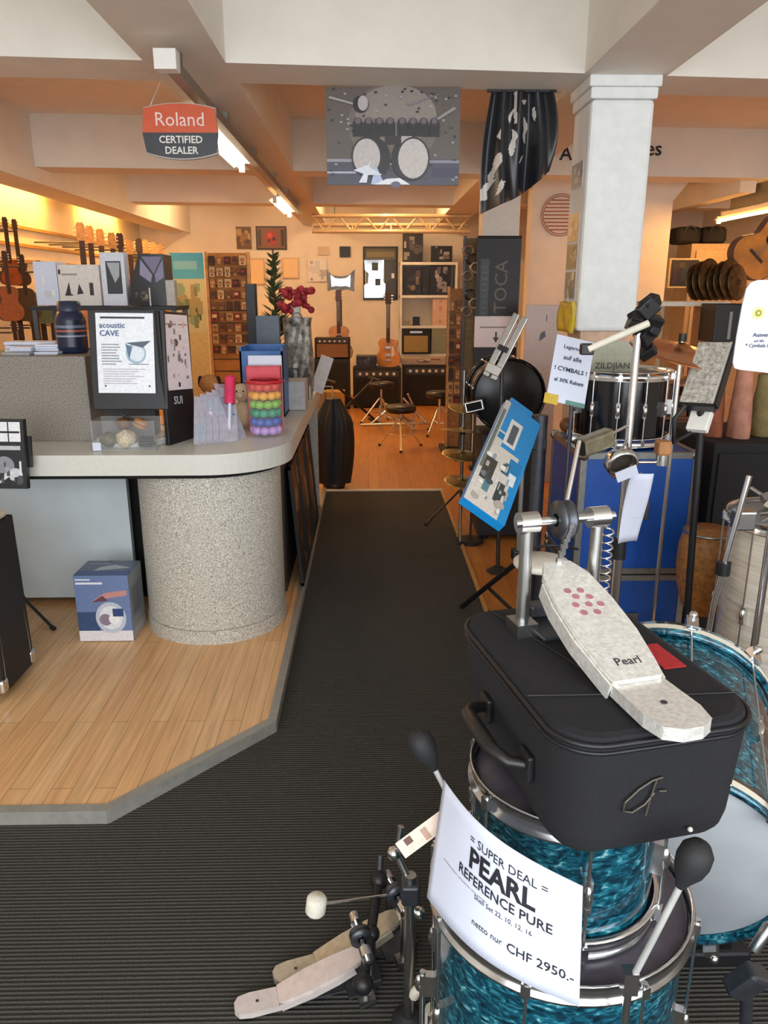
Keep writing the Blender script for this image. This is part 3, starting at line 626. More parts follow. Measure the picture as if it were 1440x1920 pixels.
# carousel with the white poster
cr = thing('poster_carousel', 'black revolving poster stand on the counter holding the white cafe poster', 'display stand', (-1.09, 3.46, .955))
def C_(px, py, Y): return atY(px, py, Y)-Vector((-1.09, 3.46, .955))
M1, w, h = slab4(C_(163, 580, 3.47), C_(308, 580, 3.47), C_(314, 768, 3.42), C_(176, 768, 3.42))
fr = MB().bx(0, w, 0, .02, 0, h).build('front_frame', BLACK, cr, M=M1, bev=.003)
Mp, wp, hp = slab4(C_(175, 586, 3.466), C_(284, 588, 3.466), C_(295, 737, 3.42), C_(189, 737, 3.42)); Mq = M1.inverted()@Mp
sh_ = [('r', .08, .93, .85, .955, '2a2d33')]+[('d', .68, .5, .13, '9fb9cc'), ('d', .69, .5, .1, 'dfe8f0'), ('p', [(.5, .63), (.95, .66), (.8, .57)], '4a5a6a'), ('p', [(.5, .62), (.62, .58), (.56, .42)], '56708a'), ('r', .55, .36, .9, .37, '6a7a88')]+lines_art(.08, .44, .62, .34, 8, '8f939c', r)+lines_art(.1, .85, .31, .1, 7, 'c2b9c4', r)+[('d', .13, .09, .012, '222226'), ('d', .9, .09, .012, '222226')]
ps = art(fr, wp, hp, sh_, 'poster', -.002, M=Mq, bg='eef1f7'); lettering(ps, [('acoustic', .034, .06*wp, hp*.845, 'LEFT', .6), ('CAVE', .034, .06*wp, hp*.745, 'LEFT', .6)], mat('blue_ink', '3d5a86'), y=-.0045)
M2, w2, h2 = slab4(C_(300, 583, 3.46), C_(346, 586, 3.66), C_(374, 828, 3.62), C_(314, 838, 3.40)); f2 = MB().bx(0, w2, 0, .02, 0, h2).build('side_frame', BLACK, cr, M=M2, bev=.003)
art(f2, w2*.86, h2*.56, [('r', .05, .86, .95, .88, 'a08a90'), ('d', .45, .63, .05, '5c4d44'), ('r', .42, .04, .5, .1, '332a2a')]+busy(r, ['b39aa0', '8f8288', '6f6468', 'd8b8a8', 'e4dce4'], 26, .03, .09, .06, .94, .05, .93), 'flyer', -.002, x0=w2*.12, z0=h2*.42, bg='e6dde2')
lettering(f2, [('SUI', .05, w2*.42, h2*.34, 'CENTER', .5)], mat('grey_ink', 'b9bcc2'), y=-.003)
MB().bx(-.13, .11, .07, .15, .026, .56).build('core', mat('carousel_core', '2a2622', .6, var=.3), cr, bev=.004)
MB().lathe([(.001, 0), (.17, 0), (.175, .006), (.175, .02), (.16, .026), (.001, .026)], (.02, .06, 0), n=48).build('turntable', mat('clear_grey', 'b8b8b6', .25), cr)
# clear tray of little percussion pieces in front of the carousel
cx, cyy = atY(240, 810, 3.36).x, 3.36
tr = thing('clear_tray', 'clear plastic tray of small percussion pieces at the foot of the poster stand', 'tray', (cx, cyy, .956))
t = MB(); W2, D2 = .135, .07
t.bx(-W2, W2, -D2, -D2+.004, 0, .13); t.bx(-W2, W2, D2-.004, D2, 0, .13); t.bx(-W2, -W2+.004, -D2, D2, 0, .13); t.bx(W2-.004, W2, -D2, D2, 0, .13); t.build('sides', GLASS, tr); MB().bx(-W2, W2, -D2, D2, 0, .004).build('tray_base', GLASS, tr)
MB().box((-W2+.02, -D2-.006, .02), (.035, .004, .035)).build('price_label', PAPER, tr)
def lump(name, label, cat, x, y, z, rr, m, flat=.7, seed=0):
    rr_ = random.Random(seed); t = MB().ball((0, 0, 0), rr, n=14, m=9); t.v = [(a*(1+.22*rr_.uniform(-1, 1)), b*(1+.22*rr_.uniform(-1, 1)), c*flat*(1+.15*rr_.uniform(-1, 1))) for a, b, c in t.v]
    o = t.build(name, m, loc=(x, y, z)); tag(o, label, cat); return o
CRM = mat('cream_shell', 'cdbd9c', .6, var=.45, scale=90, bump=.6); BRN = mat('brown_seed', '6b4328', .5, var=.5, scale=60, bump=.5)
lump('shaker', 'cream rough-surfaced hand shaker heaped in the clear tray', 'shaker', cx-.01, cyy-.005, .996, .045, CRM, .85, 1)
lump('shaker', 'brown hand shaker on top of the cream one in the clear tray', 'shaker', cx-.02, cyy+.015, 1.06, .036, BRN, .7, 2)
lump('shaker', 'mottled green-brown hand shaker at the left of the clear tray', 'shaker', cx-.085, cyy, .992, .038, mat('olive_seed', '5d5638', .6, var=.4, scale=80), .8, 3)
o = thing('castanet', 'tan wooden castanet lying across the pile in the clear tray', 'castanet', (cx+.05, cyy, 1.05)); o.rotation_euler = (.2, .5, .3)
for z in (0, .018): MB().lathe([(.001, 0), (.028, .0), (.034, .006), (.02, .016), (.001, .018)], (0, 0, z), n=20).build('shell', mat('tan_wood', 'a9713f', .4, var=.2), o)
MB().cyl((-.03, 0, .018), (-.1, 0, .018), .006, n=8).build('handle', BLACK, o)
cb = MB()
for k in range(4): cb.ring((0, 0, .012+.011*k), (0, .05*k, 1), .033-.002*k, .006, 24, 6)
tag(cb.build('coiled_cable', BLACK, loc=(cx+.085, cyy-.02, .962)), 'black coiled cable at the right of the clear tray', 'cable')
# fanned string packets
PK = mat('clear_packet', 'c3bfcd', .12, var=.15, scale=30, alpha=.75)
for k in range(6):
    f = k/5; bl = (366+70*f, 842-4*f); tl = (362+46*f, 742-22*f)
    A = atY(tl[0], tl[1], 3.55+.02*k); Bq = atY(bl[0], bl[1], 3.42+.015*k); Bq.z = .958
    d = Vector((.10, .055, -.03)) if k < 5 else Vector((.03, .05, -.01))
    M, w, h = slab4(A, A+d, Bq+d*.9, Bq)
    o = thing('string_packet', 'clear string packet fanned on the counter, %s from the black stand' % ('first', 'second', 'third', 'fourth', 'fifth', 'sixth')[k], 'packet', group='fanned string packets on the counter', M=M)
    MB().bx(0, .09, 0, .003, 0, h).build('pouch', PK, o); art(o, .07, h*.35, busy(random.Random(k), ['8fa3b8', 'd8d4e0', '6d7790', 'b8a0b0'], 6), 'insert', -.0006, x0=.01, z0=h*.08 if k < 2 else h*.5, bg='a9b4c4')
pk = thing('pink_whistle', 'pink ribbed slide whistle on a white stick beside the string packets', 'whistle', M=slab4(atY(402, 700, 3.62), atY(430, 700, 3.62), atY(464, 828, 3.5), atY(436, 828, 3.5))[0])
t = MB(); pr = [(.001, .19)]
for k in range(10): pr += [(.027, .19+k*.013), (.022, .196+k*.013)]
pr += [(.02, .32), (.001, .325)]; t.lathe(pr, (.025, .02, 0), n=18); t.build('body', mat('hot_pink', 'd8315f', .35), pk); MB().cyl((.025, .02, .0), (.025, .02, .195), .008, n=12).build('stick', PAPER, pk)
o = thing('plush_dog', 'small cream plush dog between the pink whistle and the rainbow tub', 'plush toy', atY(452, 715, 3.85)+Vector((0, 0, -.2)))
t = MB().ball((0, 0, .07), (.05, .045, .07), n=16); t.ball((0, -.01, .18), .045, n=16); t.ball((0, -.05, .17), (.02, .02, .016), n=12); t.build('body', mat('cream_plush', 'e0cda6', .95, var=.15, scale=200, bump=.5), o)
for s in (-1, 1): MB().ball((s*.042, 0, .19), (.012, .02, .03), n=10).build('ear', mat('brown_plush', '8a5c34', .95), o); MB().ball((s*.016, -.049, .19), .005, n=8, m=6).build('eye', BLACK, o)
o.location.z = .957
o = thing('plush_dog', 'small brown plush dog behind the fanned string packets', 'plush toy', (atY(392, 705, 3.95).x, 3.95, .957))
t = MB().ball((0, 0, .08), (.06, .05, .08), n=16); t.ball((0, -.01, .21), .05, n=16); t.build('body', mat('tan_plush', 'b9793f', .95, var=.2, scale=200, bump=.5), o)
for s in (-1, 1): MB().ball((s*.045, 0, .22), (.014, .02, .032), n=10).build('ear', mat('dark_plush', '2e1c14', .95), o)
# rainbow egg shakers
tc_ = Vector((atY(497, 750, 3.66).x, 3.66, .956))
tb = thing('clear_tub', 'clear plastic tub holding rainbow layers of egg shakers, red at the top', 'tub', tc_)
MB().lathe([(.001, .002), (.079, .002), (.084, .008), (.088, .25), (.085, .25), (.081, .008)], n=40).build('wall', mat('tub_plastic', 'ffffff', .05, 0, var=0, alpha=.05), tb)
MB().lathe([(.07, .25), (.092, .252), (.092, .262), (.07, .262)], n=40).build('rim', mat('red_plastic', 'c3202c', .3), tb)
EGG = ['b58ad0', '3457b0', '1f8f6c', '7fb53a', 'e8a62a', 'd9402a']; EN = ['lilac', 'blue', 'green', 'lime', 'amber', 'red']
for j in range(6):
    em = mat('egg_'+EN[j], EGG[j], .35, var=.1); proto = None
    for k in range(7):
        a = -PI/2+(k-3)*.72+(.36 if j % 2 else 0); p = tc_+Vector((math.cos(a)*.055, math.sin(a)*.055, .028+j*.041)); lab = EN[j]+' egg shaker in the '+('bottom', 'second', 'third', 'fourth', 'fifth', 'top')[j]+' layer of the clear tub'
        if proto is None:
            t = MB().ball((0, 0, 0), (.0235, .0235, .0205), n=14, m=10); proto = t.build('egg_shaker', em, loc=p); tag(proto, lab, 'egg shaker', EN[j]+' egg shakers in the clear tub')
        else:
            c = proto.copy(); c.location = p; C.objects.link(c)
rd = packet('red_box', 'glossy red carton behind the rainbow tub, its top rising above the eggs', 'box', Matrix.Translation((tc_.x-.1, tc_.y+.1, .957)), .165, .315, .07, ['b0182a', 'd8465a', 'c02034'], r, 5, mat('red_card', 'c81e34', .35))
packet('white_card', 'white card standing behind the red carton', 'card', Matrix.Translation((tc_.x-.1, tc_.y+.18, .957)), .165, .36, .012, ['d8dce2', 'f4f4f6'], r, 3)
a, b, z0, z1 = rect(452, 650, 532, 692, 4.25)
o = thing('blue_tray', 'bright blue letter tray standing on the counter behind the white card', 'tray', (a, 4.2, .957)); hz = z1-.957
t = MB(); w = b-a; t.bx(0, w, 0, .01, 0, hz-.02); t.bx(0, w, .27, .28, 0, hz); t.bx(0, .01, 0, .28, 0, hz); t.bx(w-.01, w, 0, .28, 0, hz); t.bx(0, w, 0, .28, 0, .01); t.build('tray_body', mat('blue_plastic', '1f5fa8', .35), o); MB().bx(.02, w-.02, .02, .26, .012, hz*.8).build('papers', PAPER, o)
def pbox(name, label, cat, x0, y0, x1, y1, Y, d, m, cols=None, n=8, base=None, group=None, seed=3, bg=None, rz=0, txt=None, bev=.003):
    """upright box whose front face fills a rectangle of the view at depth Y; base = height of what it stands on"""
    a, b, z0, z1 = rect(x0, y0, x1, y1, Y); z0 = base if base is not None else z0
    o = thing(name, label, cat, (a, Y, z0), rz, group); MB().bx(0, b-a, 0, d, 0, z1-z0).build('body', m, o, bev=min(bev, d*.2))
    if cols: art(o, (b-a)*.96, (z1-z0)*.96, busy(random.Random(seed), cols, n), 'print', -.0012, x0=(b-a)*.02, z0=(z1-z0)*.02, bg=bg)
    if txt: lettering(o, [(q[0], q[1], q[2]*(b-a), q[3]*(z1-z0)) for q in txt], INK, y=-.004)
    return o
pbox('card_box', 'grey card box lying on the counter right of the rainbow tub', 'box', 534, 716, 572, 760, 4.45, .22, mat('grey_card', 'b7b4b2', .6), base=.957)
pbox('leaflet_stack', 'pale green leaflets in a holder on the counter beyond the grey card box', 'leaflet', 540, 690, 578, 716, 4.9, .06, mat('dark_card', '3c3a38'), ['cfe0d8', 'e8e4dc', '8a8c86', '5a5650'], 7, base=.957)
pbox('monitor', 'slate grey computer screen on the counter seen from behind', 'monitor', 480, 592, 524, 650, 4.75, .05, mat('slate_plastic', '4b5563', .4), base=.957)
pbox('speaker_column', 'narrow black column speaker left of the slate screen', 'speaker', 462, 532, 480, 650, 4.95, .09, BLACK, base=.957)
o = thing('gift_bag', 'crumpled silver gift bag on the counter right of the slate screen', 'bag', (atY(557, 610, 4.9).x, 4.95, .957)); zt = atY(557, 596, 4.9).z-.957
rb_ = random.Random(8); t = MB(); N_ = 20
rows = [[Vector((math.cos(2*PI*k/N_)*(.085+.02*q*(q < .7))*(1+.12*rb_.uniform(-1, 1)), math.sin(2*PI*k/N_)*.055*(1+.2*rb_.uniform(-1, 1)), zt*q)) for k in range(N_)] for q in (0, .2, .45, .7, .9, 1)]
for a_, b_ in zip(rows, rows[1:]): t.add(a_+b_, [(k, (k+1) % N_, N_+(k+1) % N_, N_+k) for k in range(N_)])
t.add(rows[0], [tuple(range(N_))]); t.build('bag_body', mat('silver_foil', '8a867e', .35, .3, var=.8, scale=26, bump=.6), o)
MB().ring((0, -.03, zt), (0, 1, 0), .03, .003, 20, 6, a0=0, a1=PI).build('handle', BLACK, o)
# green tall plant and red ornament on the counter end
o = thing('potted_plant', 'tall green leafy plant in a dark pot at the far end of the counter', 'plant', (atY(515, 560, 5.2).x, 5.2, .957)); zt = atY(512, 468, 5.2).z-.957
MB().lathe([(.001, 0), (.07, 0), (.09, .16), (.08, .165), (.001, .15)], n=24).build('pot', mat('dark_pot', '2c2a2a', .5), o)
t = MB(); rp_ = random.Random(4)
for k in range(190):
    q = .25+.75*rp_.random()**.8; a = rp_.random()*2*PI; ln = .05+.14*(1-q); z = zt*q
    d = Vector((math.cos(a), math.sin(a), .6)); b0 = Vector((0, 0, z-.04)); sd = Vector((-math.sin(a), math.cos(a), 0))*.016; e = b0+d*ln
    t.add([b0-sd*.3, b0+d*ln*.5-sd, e, b0+d*ln*.5+sd, b0+sd*.3], [(0, 1, 2, 3, 4)])
t.build('foliage', mat('leaf_green', '56613a', .6, var=.5, scale=12), o); MB().cyl((0, 0, .1), (0, 0, zt), .006, n=8).build('stem', BRN, o)
o = thing('flower_arrangement', 'bunch of red flowers in a pale vase on the counter end', 'flowers', (atY(553, 560, 5.0).x, 5.05, .957)); zt = atY(553, 560, 5.05).z-.957
MB().lathe([(.001, 0), (.04, 0), (.055, .12), (.03, zt-.06), (.035, zt-.04)], n=24).build('vase', mat('pale_vase', 'c9c2b4', .4), o)
t = MB(); 
for k in range(40): t.ball((rp_.uniform(-.10, .10), rp_.uniform(-.06, .06), zt+rp_.uniform(-.08, .06)), rp_.uniform(.012, .026), n=8, m=6)
t.build('flower_heads', mat('red_petal', '9c2530', .7, var=.5, scale=40), o)
o = thing('card', 'white card leaning at the counter edge right of the gift bag', 'card', atY(578, 676, 5.25)); o.location.z = .957; o.rotation_euler = (.0, .35, .3)
MB().bx(0, .09, 0, .004, .02, .27).build('sheet', mat('grey_sheet', 'd2cccc', .6), o)
# jacket on the counter end
o = thing('jacket', 'black jacket hanging to the floor at the far end of the counter', 'jacket', (-.30, 6.42, .0))
def jk(u, v):
    a = 2*PI*u; z = .04+.72*v; rx = (.125+.03*math.sin(3*v))*(1-.55*max(0, v-.75)/.25); ry = rx*.75; k = 1+.13*math.sin(7*a+2*v)+.05*math.sin(13*a)
    return (math.cos(a)*rx*k, -math.sin(a)*ry*k, z)
t = MB().grid(jk, 44, 14); t.lathe([(.001, .765), (.06, .76)], n=20); t.build('jacket_body', mat('black_cloth', '101116', .55, var=.4, scale=30, bump=.4), o); MB().cyl((0, 0, .7), (0, .0, .86), .006, n=8).cyl((-.1, 0, .86), (-.0, 0, .86), .005, n=8).build('hook', STEEL, o)
MB().lathe([(.001, 0), (.09, 0), (.10, .03), (.07, .06)], n=20).build('hem', BLACK, o)
# things on the podium
hb_ = thing('headphone_box', 'blue and white headphone carton on the wood floor beside the speckled round end', 'box', (-1.352, 3.31, .049)); bw, bh, bdp = .248, .325, .2
MB().bx(0, bw, 0, bdp, 0, bh).build('carton', mat('box_blue_grey', '6f7f9c', .4, var=.15, scale=14), hb_, bev=.003)
art(hb_, bw, bh, [('r', 0, 0, 1, .16, 'e6e4e6'), ('r', 0, .16, .4, .45, '3a5078'), ('d', .62, .36, .24, 'c3cad8', .9), ('d', .62, .36, .18, 'e6e8ee', .9), ('d', .52, .33, .09, '8d7f92'), ('d', .68, .34, .08, 'f2f2f4'), ('r', .66, .38, .86, .5, '33487e'), ('p', [(.3, .62), (.95, .7), (.95, .78), (.55, .74)], 'c98f8c'), ('p', [(.3, .6), (.6, .62), (.5, .7)], '6b4450'), ('r', .03, .93, .3, .95, 'e8eaf0'), ('r', .03, .87, .52, .9, 'e8eaf0')], 'front_print', bg='6d82ac')
Mt_ = Matrix.Translation((0, 0, bh+.001))@Matrix.Rotation(-PI/2, 4, 'X'); art(hb_, bw, bdp, [('r', .0, .0, 1, .3, '3b5a9a'), ('p', [(.3, .3), (.95, .5), (.6, .7), (.35, .55)], 'c7ccd6'), ('r', .1, .75, .5, .8, 'a8b0c0'), ('d', .45, .93, .05, '22242a')], 'top_print', 0, M=Mt_, bg='67758f')
Ms = Matrix.Translation((bw+.001, 0, 0))@Matrix.Rotation(PI/2, 4, 'Z'); art(hb_, bdp, bh, [('r', 0, 0, 1, .16, 'a8aab0'), ('r', .1, .3, .9, .8, '7b8088')]+lines_art(.15, .85, .75, .35, 8, '4a4e58', r), 'side_print', 0, M=Ms, bg='8b8f97')
am = thing('guitar_amplifier', 'black guitar amplifier with silver corner at the lower left edge', 'amplifier', (-1.452, 2.76, .049)); aw, ad, ah = .5, .30, .69
skin(MB(), [[(x, y, z) for x, y in rrect(aw*q2, ad-(1-q)*.06, .02, 4, -aw/2, ad/2+(1-q)*.03)] for z, q, q2 in ((.03, 1, 1), (ah*.5, .7, .985), (ah, .45, .97))], sm=False).build('cabinet', TOLEX, am, bev=.004)
MB().bx(-aw+.03, -.02, .07, ad-.03, ah+.002, ah+.03).build('top_handle', mat('cream_top', 'd8c9b6', .5), am, bev=.01)
t = MB(); t.box((-.02, .02, .06), (.05, .05, .06)); t.box((-.02, ad-.02, .06), (.05, .05, .06)); t.build('corner', CHROME, am, bev=.012)
for yy in (.03, ad-.03): MB().tube([(-.004, yy, .06), (-.008, yy+.01*(yy < .1)-.01*(yy > .1), ah*.5), (-.015, yy+.02*(yy < .1)-.02*(yy > .1), ah)], .0045, 6).build('piping', mat('cream_piping', 'cbb99b', .6), am)
for x in (-.06, -aw+.06):
    for y in (.05, ad-.05): MB().cyl((x, y, 0), (x, y, .032), .016, n=12).build('rubber_foot', RUBBER, am)
a, b = atZ(48, 1128, .10), atZ(100, 1178, .055)
fs = thing('folding_stand', 'thin black folding stand leg poking out behind the amplifier', 'stand', (a.x, a.y, .049)); MB().tube([Vector((-.12, .06, .25)), Vector((0, 0, .06)), b-Vector((a.x, a.y, .049))], .008, 8).build('leg', BLACK, fs); MB().cyl(b-Vector((a.x, a.y, .049))+Vector((-.012, .008, .004)), b-Vector((a.x, a.y, .049))+Vector((.008, -.006, -.001)), .011, n=10).build('rubber_foot', RUBBER, fs)
MB().cyl((-.12, .06, 0), (-.12, .06, .26), .008, n=10).build('post', BLACK, fs)
# rack behind the counter with boxes
zsh = atY(150, 573, 4.55).z
sr = thing('display_rack', 'dark wire display rack behind the counter carrying the white cartons', 'rack', (-1.9, 4.5, .046)); hh = zsh-.046
MB().bx(0, .82, 0, .32, hh-.025, hh-.003).build('shelf', BLACK, sr); MB().bx(0, .82, 0, .32, .75, .77).build('shelf', BLACK, sr)
for x in (.02, .80):
    for y in (.02, .3): MB().bx(x-.012, x+.012, y-.012, y+.012, 0, hh-.025).build('post', DSTEEL, sr)
pbox('white_carton', 'white carton with text column, leftmost on the rack behind the counter', 'carton', 65, 490, 108, 572, 4.55, .16, PAPER, ['e2e4e6', 'c9ccd0'], 3, base=zsh)
o = pbox('white_carton', 'wide white carton showing three small black figures, beside the text carton', 'carton', 110, 496, 188, 572, 4.55, .18, mat('warm_card', 'ddd6cf', .5), base=zsh)
art(o, .22, .2, [('p', [(.15, .3), (.27, .65), (.3, .3)], '1c1a1c'), ('r', .14, .27, .34, .31, '1c1a1c'), ('p', [(.45, .3), (.52, .6), (.62, .33)], '1c1a1c'), ('r', .78, .28, .88, .62, '2c1a20'), ('r', .1, .82, .5, .87, '9a948e'), ('r', .02, .85, .08, .98, '222222')][:6], 'print', -.0014, bg='ddd6cf')
o = pbox('phone_box', 'tall white phone holder box with a window picture on the counter rack', 'box', 190, 473, 235, 572, 4.52, .08, PAPER, base=zsh)
art(o, .13, .27, [('r', .2, .2, .85, .85, '2a2c30'), ('p', [(.25, .82), (.8, .82), (.75, .55), (.55, .42)], 'a8acb0')], 'print', -.0014, x0=.004, z0=.01, bg='d6dae6')
o = thing('black_box', 'black glossy box with a sloping lid, rightmost on the rack behind the counter', 'box', (atY(243, 530, 4.5).x, 4.5, zsh)); zt = atY(280, 476, 4.5).z-zsh; wd = atY(310, 530, 4.5).x-atY(243, 530, 4.5).x
MB().prism([(0, 0), (wd, 0), (wd, zt), (wd*.3, zt), (0, zt*.35)], 0, -.18, M=Matrix(((1, 0, 0, 0), (0, 0, -1, 0), (0, 1, 0, 0), (0, 0, 0, 1)))).build('body', mat('gloss_black', '1d1a1f', .2, var=.2), o, bev=.003)
art(o, wd, zt, [('p', [(.38, .95), (.95, .95), (.7, .62)], '6f6a86'), ('p', [(.35, .9), (.65, .6), (.6, .45), (.3, .6)], '8b86a0'), ('p', [(.97, .9), (.72, .6), (.74, .45), (.97, .55)], '7d7890'), ('r', .52, .0, .56, .35, 'c9c9cc')]+busy(r, ['5b4b33', '8a7650', '3a3430'], 10, .04, .1, .05, .5, .05, .3), 'print', -.0012)
pbox('small_box', 'slim pale box leaning at the right end of the rack', 'box', 311, 525, 328, 575, 4.5, .06, mat('pale_card', 'b9b2a8'), base=zsh)
# ================================================================ the back of the shop
SUNB = mat('sunburst', 'd0882a', .2, var=.35, scale=6, coat=.5); SPRU = mat('spruce_top', 'c98a48', .35, var=.2, scale=12); MAHO = mat('mahogany', '4a2314', .35, var=.3, scale=18); ROSE = mat('rosewood', '3c2618', .5, var=.3, scale=40); MAPLE = mat('maple', 'c79a5c', .4, var=.2, scale=20)
OUT = {'ac': [(0, 0), (.10, .006), (.165, .05), (.19, .12), (.175, .19), (.135, .245), (.118, .29), (.132, .36), (.135, .42), (.10, .465), (.04, .482)],
       'lp': [(0, 0), (.09, .006), (.15, .04), (.165, .10), (.15, .16), (.118, .205), (.112, .25), (.128, .30), (.118, .35), (.07, .375), (.03, .372)]}
def outline(kind, k=1.):
    h = OUT[kind]; pts = [(x*k, y) for x, y in h]+[(-x*k, y) for x, y in h[:0:-1]]; return smooth(pts, 5)
XZ = Matrix(((1, 0, 0, 0), (0, 0, -1, 0), (0, 1, 0, 0), (0, 0, 0, 1)))    # lays an x,z outline upright
def guitar(label, kind, loc, rz=0, s=1., tilt=0., top=SPRU, side=MAHO, neck=MAHO, group=None, cat='guitar', name=None, simple=False, hook=False):
    o = thing(name or ('acoustic_guitar' if kind == 'ac' else 'electric_guitar'), label, cat, loc, rz, group); o.scale = (s, s, s); o.rotation_euler = (tilt, 0, rz)
    d = .1 if kind == 'ac' else .045; ol = outline(kind); yb = max(q[1] for q in ol)
    if kind == 'lp': ol = [p for p in ol if not (p[0] > .02 and p[1] > .30 and p[0] < .2 and p[1] > .345)]
    t = MB().prism(ol, -d/2, d/2, M=XZ); t.build('body', side, o, bev=.006 if not simple else 0)
    MB().prism([(x*.965, .004+y*.985) for x, y in ol], d/2, d/2+.003, M=XZ).build('top', top, o)
    ntop = .80; MB().bx(-.024, .024, -d/2-.014, -d/2+.018, yb-.02 if kind == 'ac' else yb-.06, ntop).build('neck', neck, o, bev=.004)
    MB().bx(-.026, .026, -d/2-.018, -d/2-.012, .33 if kind == 'lp' else .38, ntop).build('fretboard', ROSE, o)
    hd = [(-.026, 0), (-.04, .03), (-.036, .14), (-.02, .165), (0, .158), (.02, .165), (.036, .14), (.04, .03), (.026, 0)]
    MB().prism([(x, ntop+y) for x, y in hd], d/2-.01, d/2+.008, M=XZ).build('headstock', ROSE if kind == 'lp' else neck, o)
    for sx in (-1, 1):
        for k in range(3): MB().cyl((sx*.034, -d/2, ntop+.045+k*.036), (sx*.062, -d/2, ntop+.045+k*.036), .008, n=8).build('tuning_peg', CHROME if kind == 'lp' else CREAM, o)
    if hook:
        v = Matrix.Rotation(-rz, 3, 'Z')@Vector((XL-loc[0], 0, 0))/s; MB().cyl((0, d/2, ntop-.01), Vector((0, 0, ntop-.01))+v, .008/s, n=8).build('wall_hook', DSTEEL, o)
    if not simple:
        if kind == 'ac': MB().cyl((0, -d/2-.004, .31), (0, -d/2-.005, .31), .05, n=24).build('sound_hole', VOID, o); MB().bx(-.07, .07, -d/2-.012, -d/2-.002, .135, .155).build('bridge', ROSE, o)
        else:
            for z in (.14, .24): MB().bx(-.035, .035, -d/2-.012, -d/2-.002, z, z+.035).build('pickup', CHROME, o, bev=.003)
            MB().bx(-.04, .04, -d/2-.012, -d/2-.002, .085, .1).build('bridge', CHROME, o)
            MB().prism([(.045, .12), (.085, .16), (.075, .27), (.045, .27)], d/2+.004, d/2+.008, M=XZ).build('pickguard', CREAM, o)
        t = MB()
        for k in range(6): x = -.018+.0072*k; t.cyl((x, -d/2-.015, .145 if kind == 'ac' else .09), (x*.8, -d/2-.019, ntop+.01), .0008, n=5)
        t.build('strings', CHROME, o)
    return o
def wallpic(name, label, cat, x0, y0, x1, y1, Y, shapes, bg, frame=None, d=.02, group=None, txt=None):
    a, b, z0, z1 = rect(x0, y0, x1, y1, Y); o = thing(name, label, cat, (a, Y, z0), group=group); w, h = b-a, z1-z0
    MB().bx(0, w, 0, d, 0, h).build('frame' if frame else 'board', frame or PAPER, o); e = .06*min(w, h) if frame else 0
    art(o, w-2*e, h-2*e, shapes, 'print', -.0015, x0=e, z0=e, bg=bg)
    if txt: lettering(o, [(q[0], q[1]*h, q[2]*w, q[3]*h) for q in txt], txt[0][4] if len(txt[0]) > 4 else INK, y=-.006)
    return o
R9 = random.Random(9); YW = YB-.025
wallpic('picture', 'small brown portrait print on the back wall left of the red picture', 'picture', 443, 425, 471, 467, YW, busy(R9, ['5e4326', '8c6a3c', '3d2c1a', 'b79a66'], 18, .15, .4), '6b4c2a')
wallpic('picture', 'framed picture of a red round figure on the back wall', 'picture', 480, 424, 537, 468, YW, [('d', .5, .5, .36, 'a8281c', .8), ('d', .45, .62, .12, 'd8483a'), ('d', .6, .45, .1, '3a1410'), ('d', .42, .36, .09, '4a1812'), ('r', .85, .1, .97, .9, '2b2416'), ('r', .03, .1, .14, .9, '3a2c18')], '7a4a2a', BLACK)
wallpic('speaker_plate', 'small dark square plate tilted on the back wall above the white curved sign', 'plate', 637, 462, 657, 482, YW, [], '1d1716', BLACK)
wallpic('poster', 'small white poster on the back wall left of the white curved sign', 'poster', 577, 488, 612, 528, YW, busy(R9, ['d8d8da', 'b9b6b8', 'f6f6f6', '9a9496'], 12, .1, .4), 'eceae8')
wallpic('poster', 'faint pale notice on the back wall under the truss', 'poster', 597, 462, 616, 478, YW, busy(R9, ['cbb59c', 'd8c4aa'], 4), 'd6bfa2')
for k, (x0, x1, y0, y1, lb) in enumerate(((446, 497, 484, 534, 'blank cream board on the back wall behind the plant, left one'), (529, 560, 483, 522, 'blank cream board on the back wall, between the plant and the white poster'))): wallpic('notice_board', lb, 'board', x0, y0, x1, y1, YW, [('r', .06, .06, .94, .94, 'f2d3a2')], 'd9b888', group='cream boards on the back wall')
# glass picture: white print patches and a shaped mirror put in the daylight reflection
wallpic('window_poster', 'framed glass picture with a white daylight reflection printed and mirrored on, sign strip on top', 'picture', 681, 462, 746, 562, YW, [('r', 0, .78, 1, 1, '56502e'), ('r', .05, .83, .95, .94, '7d733f'), ('r', 0, .02, .62, .75, 'f4f8fa'), ('r', .25, .52, .45, .7, '4e6068'), ('r', .02, .3, .12, .55, '6b7a76'), ('r', .35, .25, .5, .4, '445862'), ('r', .66, .35, .85, .72, '3d4446'), ('r', .1, .03, .6, .2, 'eef2e0'), ('r', .86, .4, .95, .5, 'f4f4f4')], '39352f', BLACK, txt=None)
MIR = mat('mirror_glass', 'e6eaec', .1, 1., var=.02)
wp_ = [k for k in C.objects if k.name == 'window_poster'][0]; a, b, z0, z1 = rect(681, 462, 746, 562, YW); w, h = b-a, z1-z0
t = MB()
for q in ([(.03, .04), (.62, .04), (.64, .3), (.56, .34), (.6, .75), (.03, .75), (.05, .56), (.16, .5), (.14, .3), (.03, .28)],): t.prism([(x*w, z*h) for x, z in q], .003, .006, M=XZ)
t.build('reflection_patch', MIR, wp_)
for q in ((.25, .55, .43, .7), (.34, .27, .5, .4)): MB().bx(q[0]*w, q[2]*w, -.009, -.0065, q[1]*h, q[3]*h).build('dark_figure', mat('slate_figure', '3c4c54', .5), wp_)
a, b, z0, z1 = rect(610, 503, 665, 547, 11.6); o = thing('curved_sign', 'white and silver curved board with flared ends behind the acoustic guitar neck', 'sign', ((a+b)/2, 11.9, 0)); w, h = b-a, z1-z0
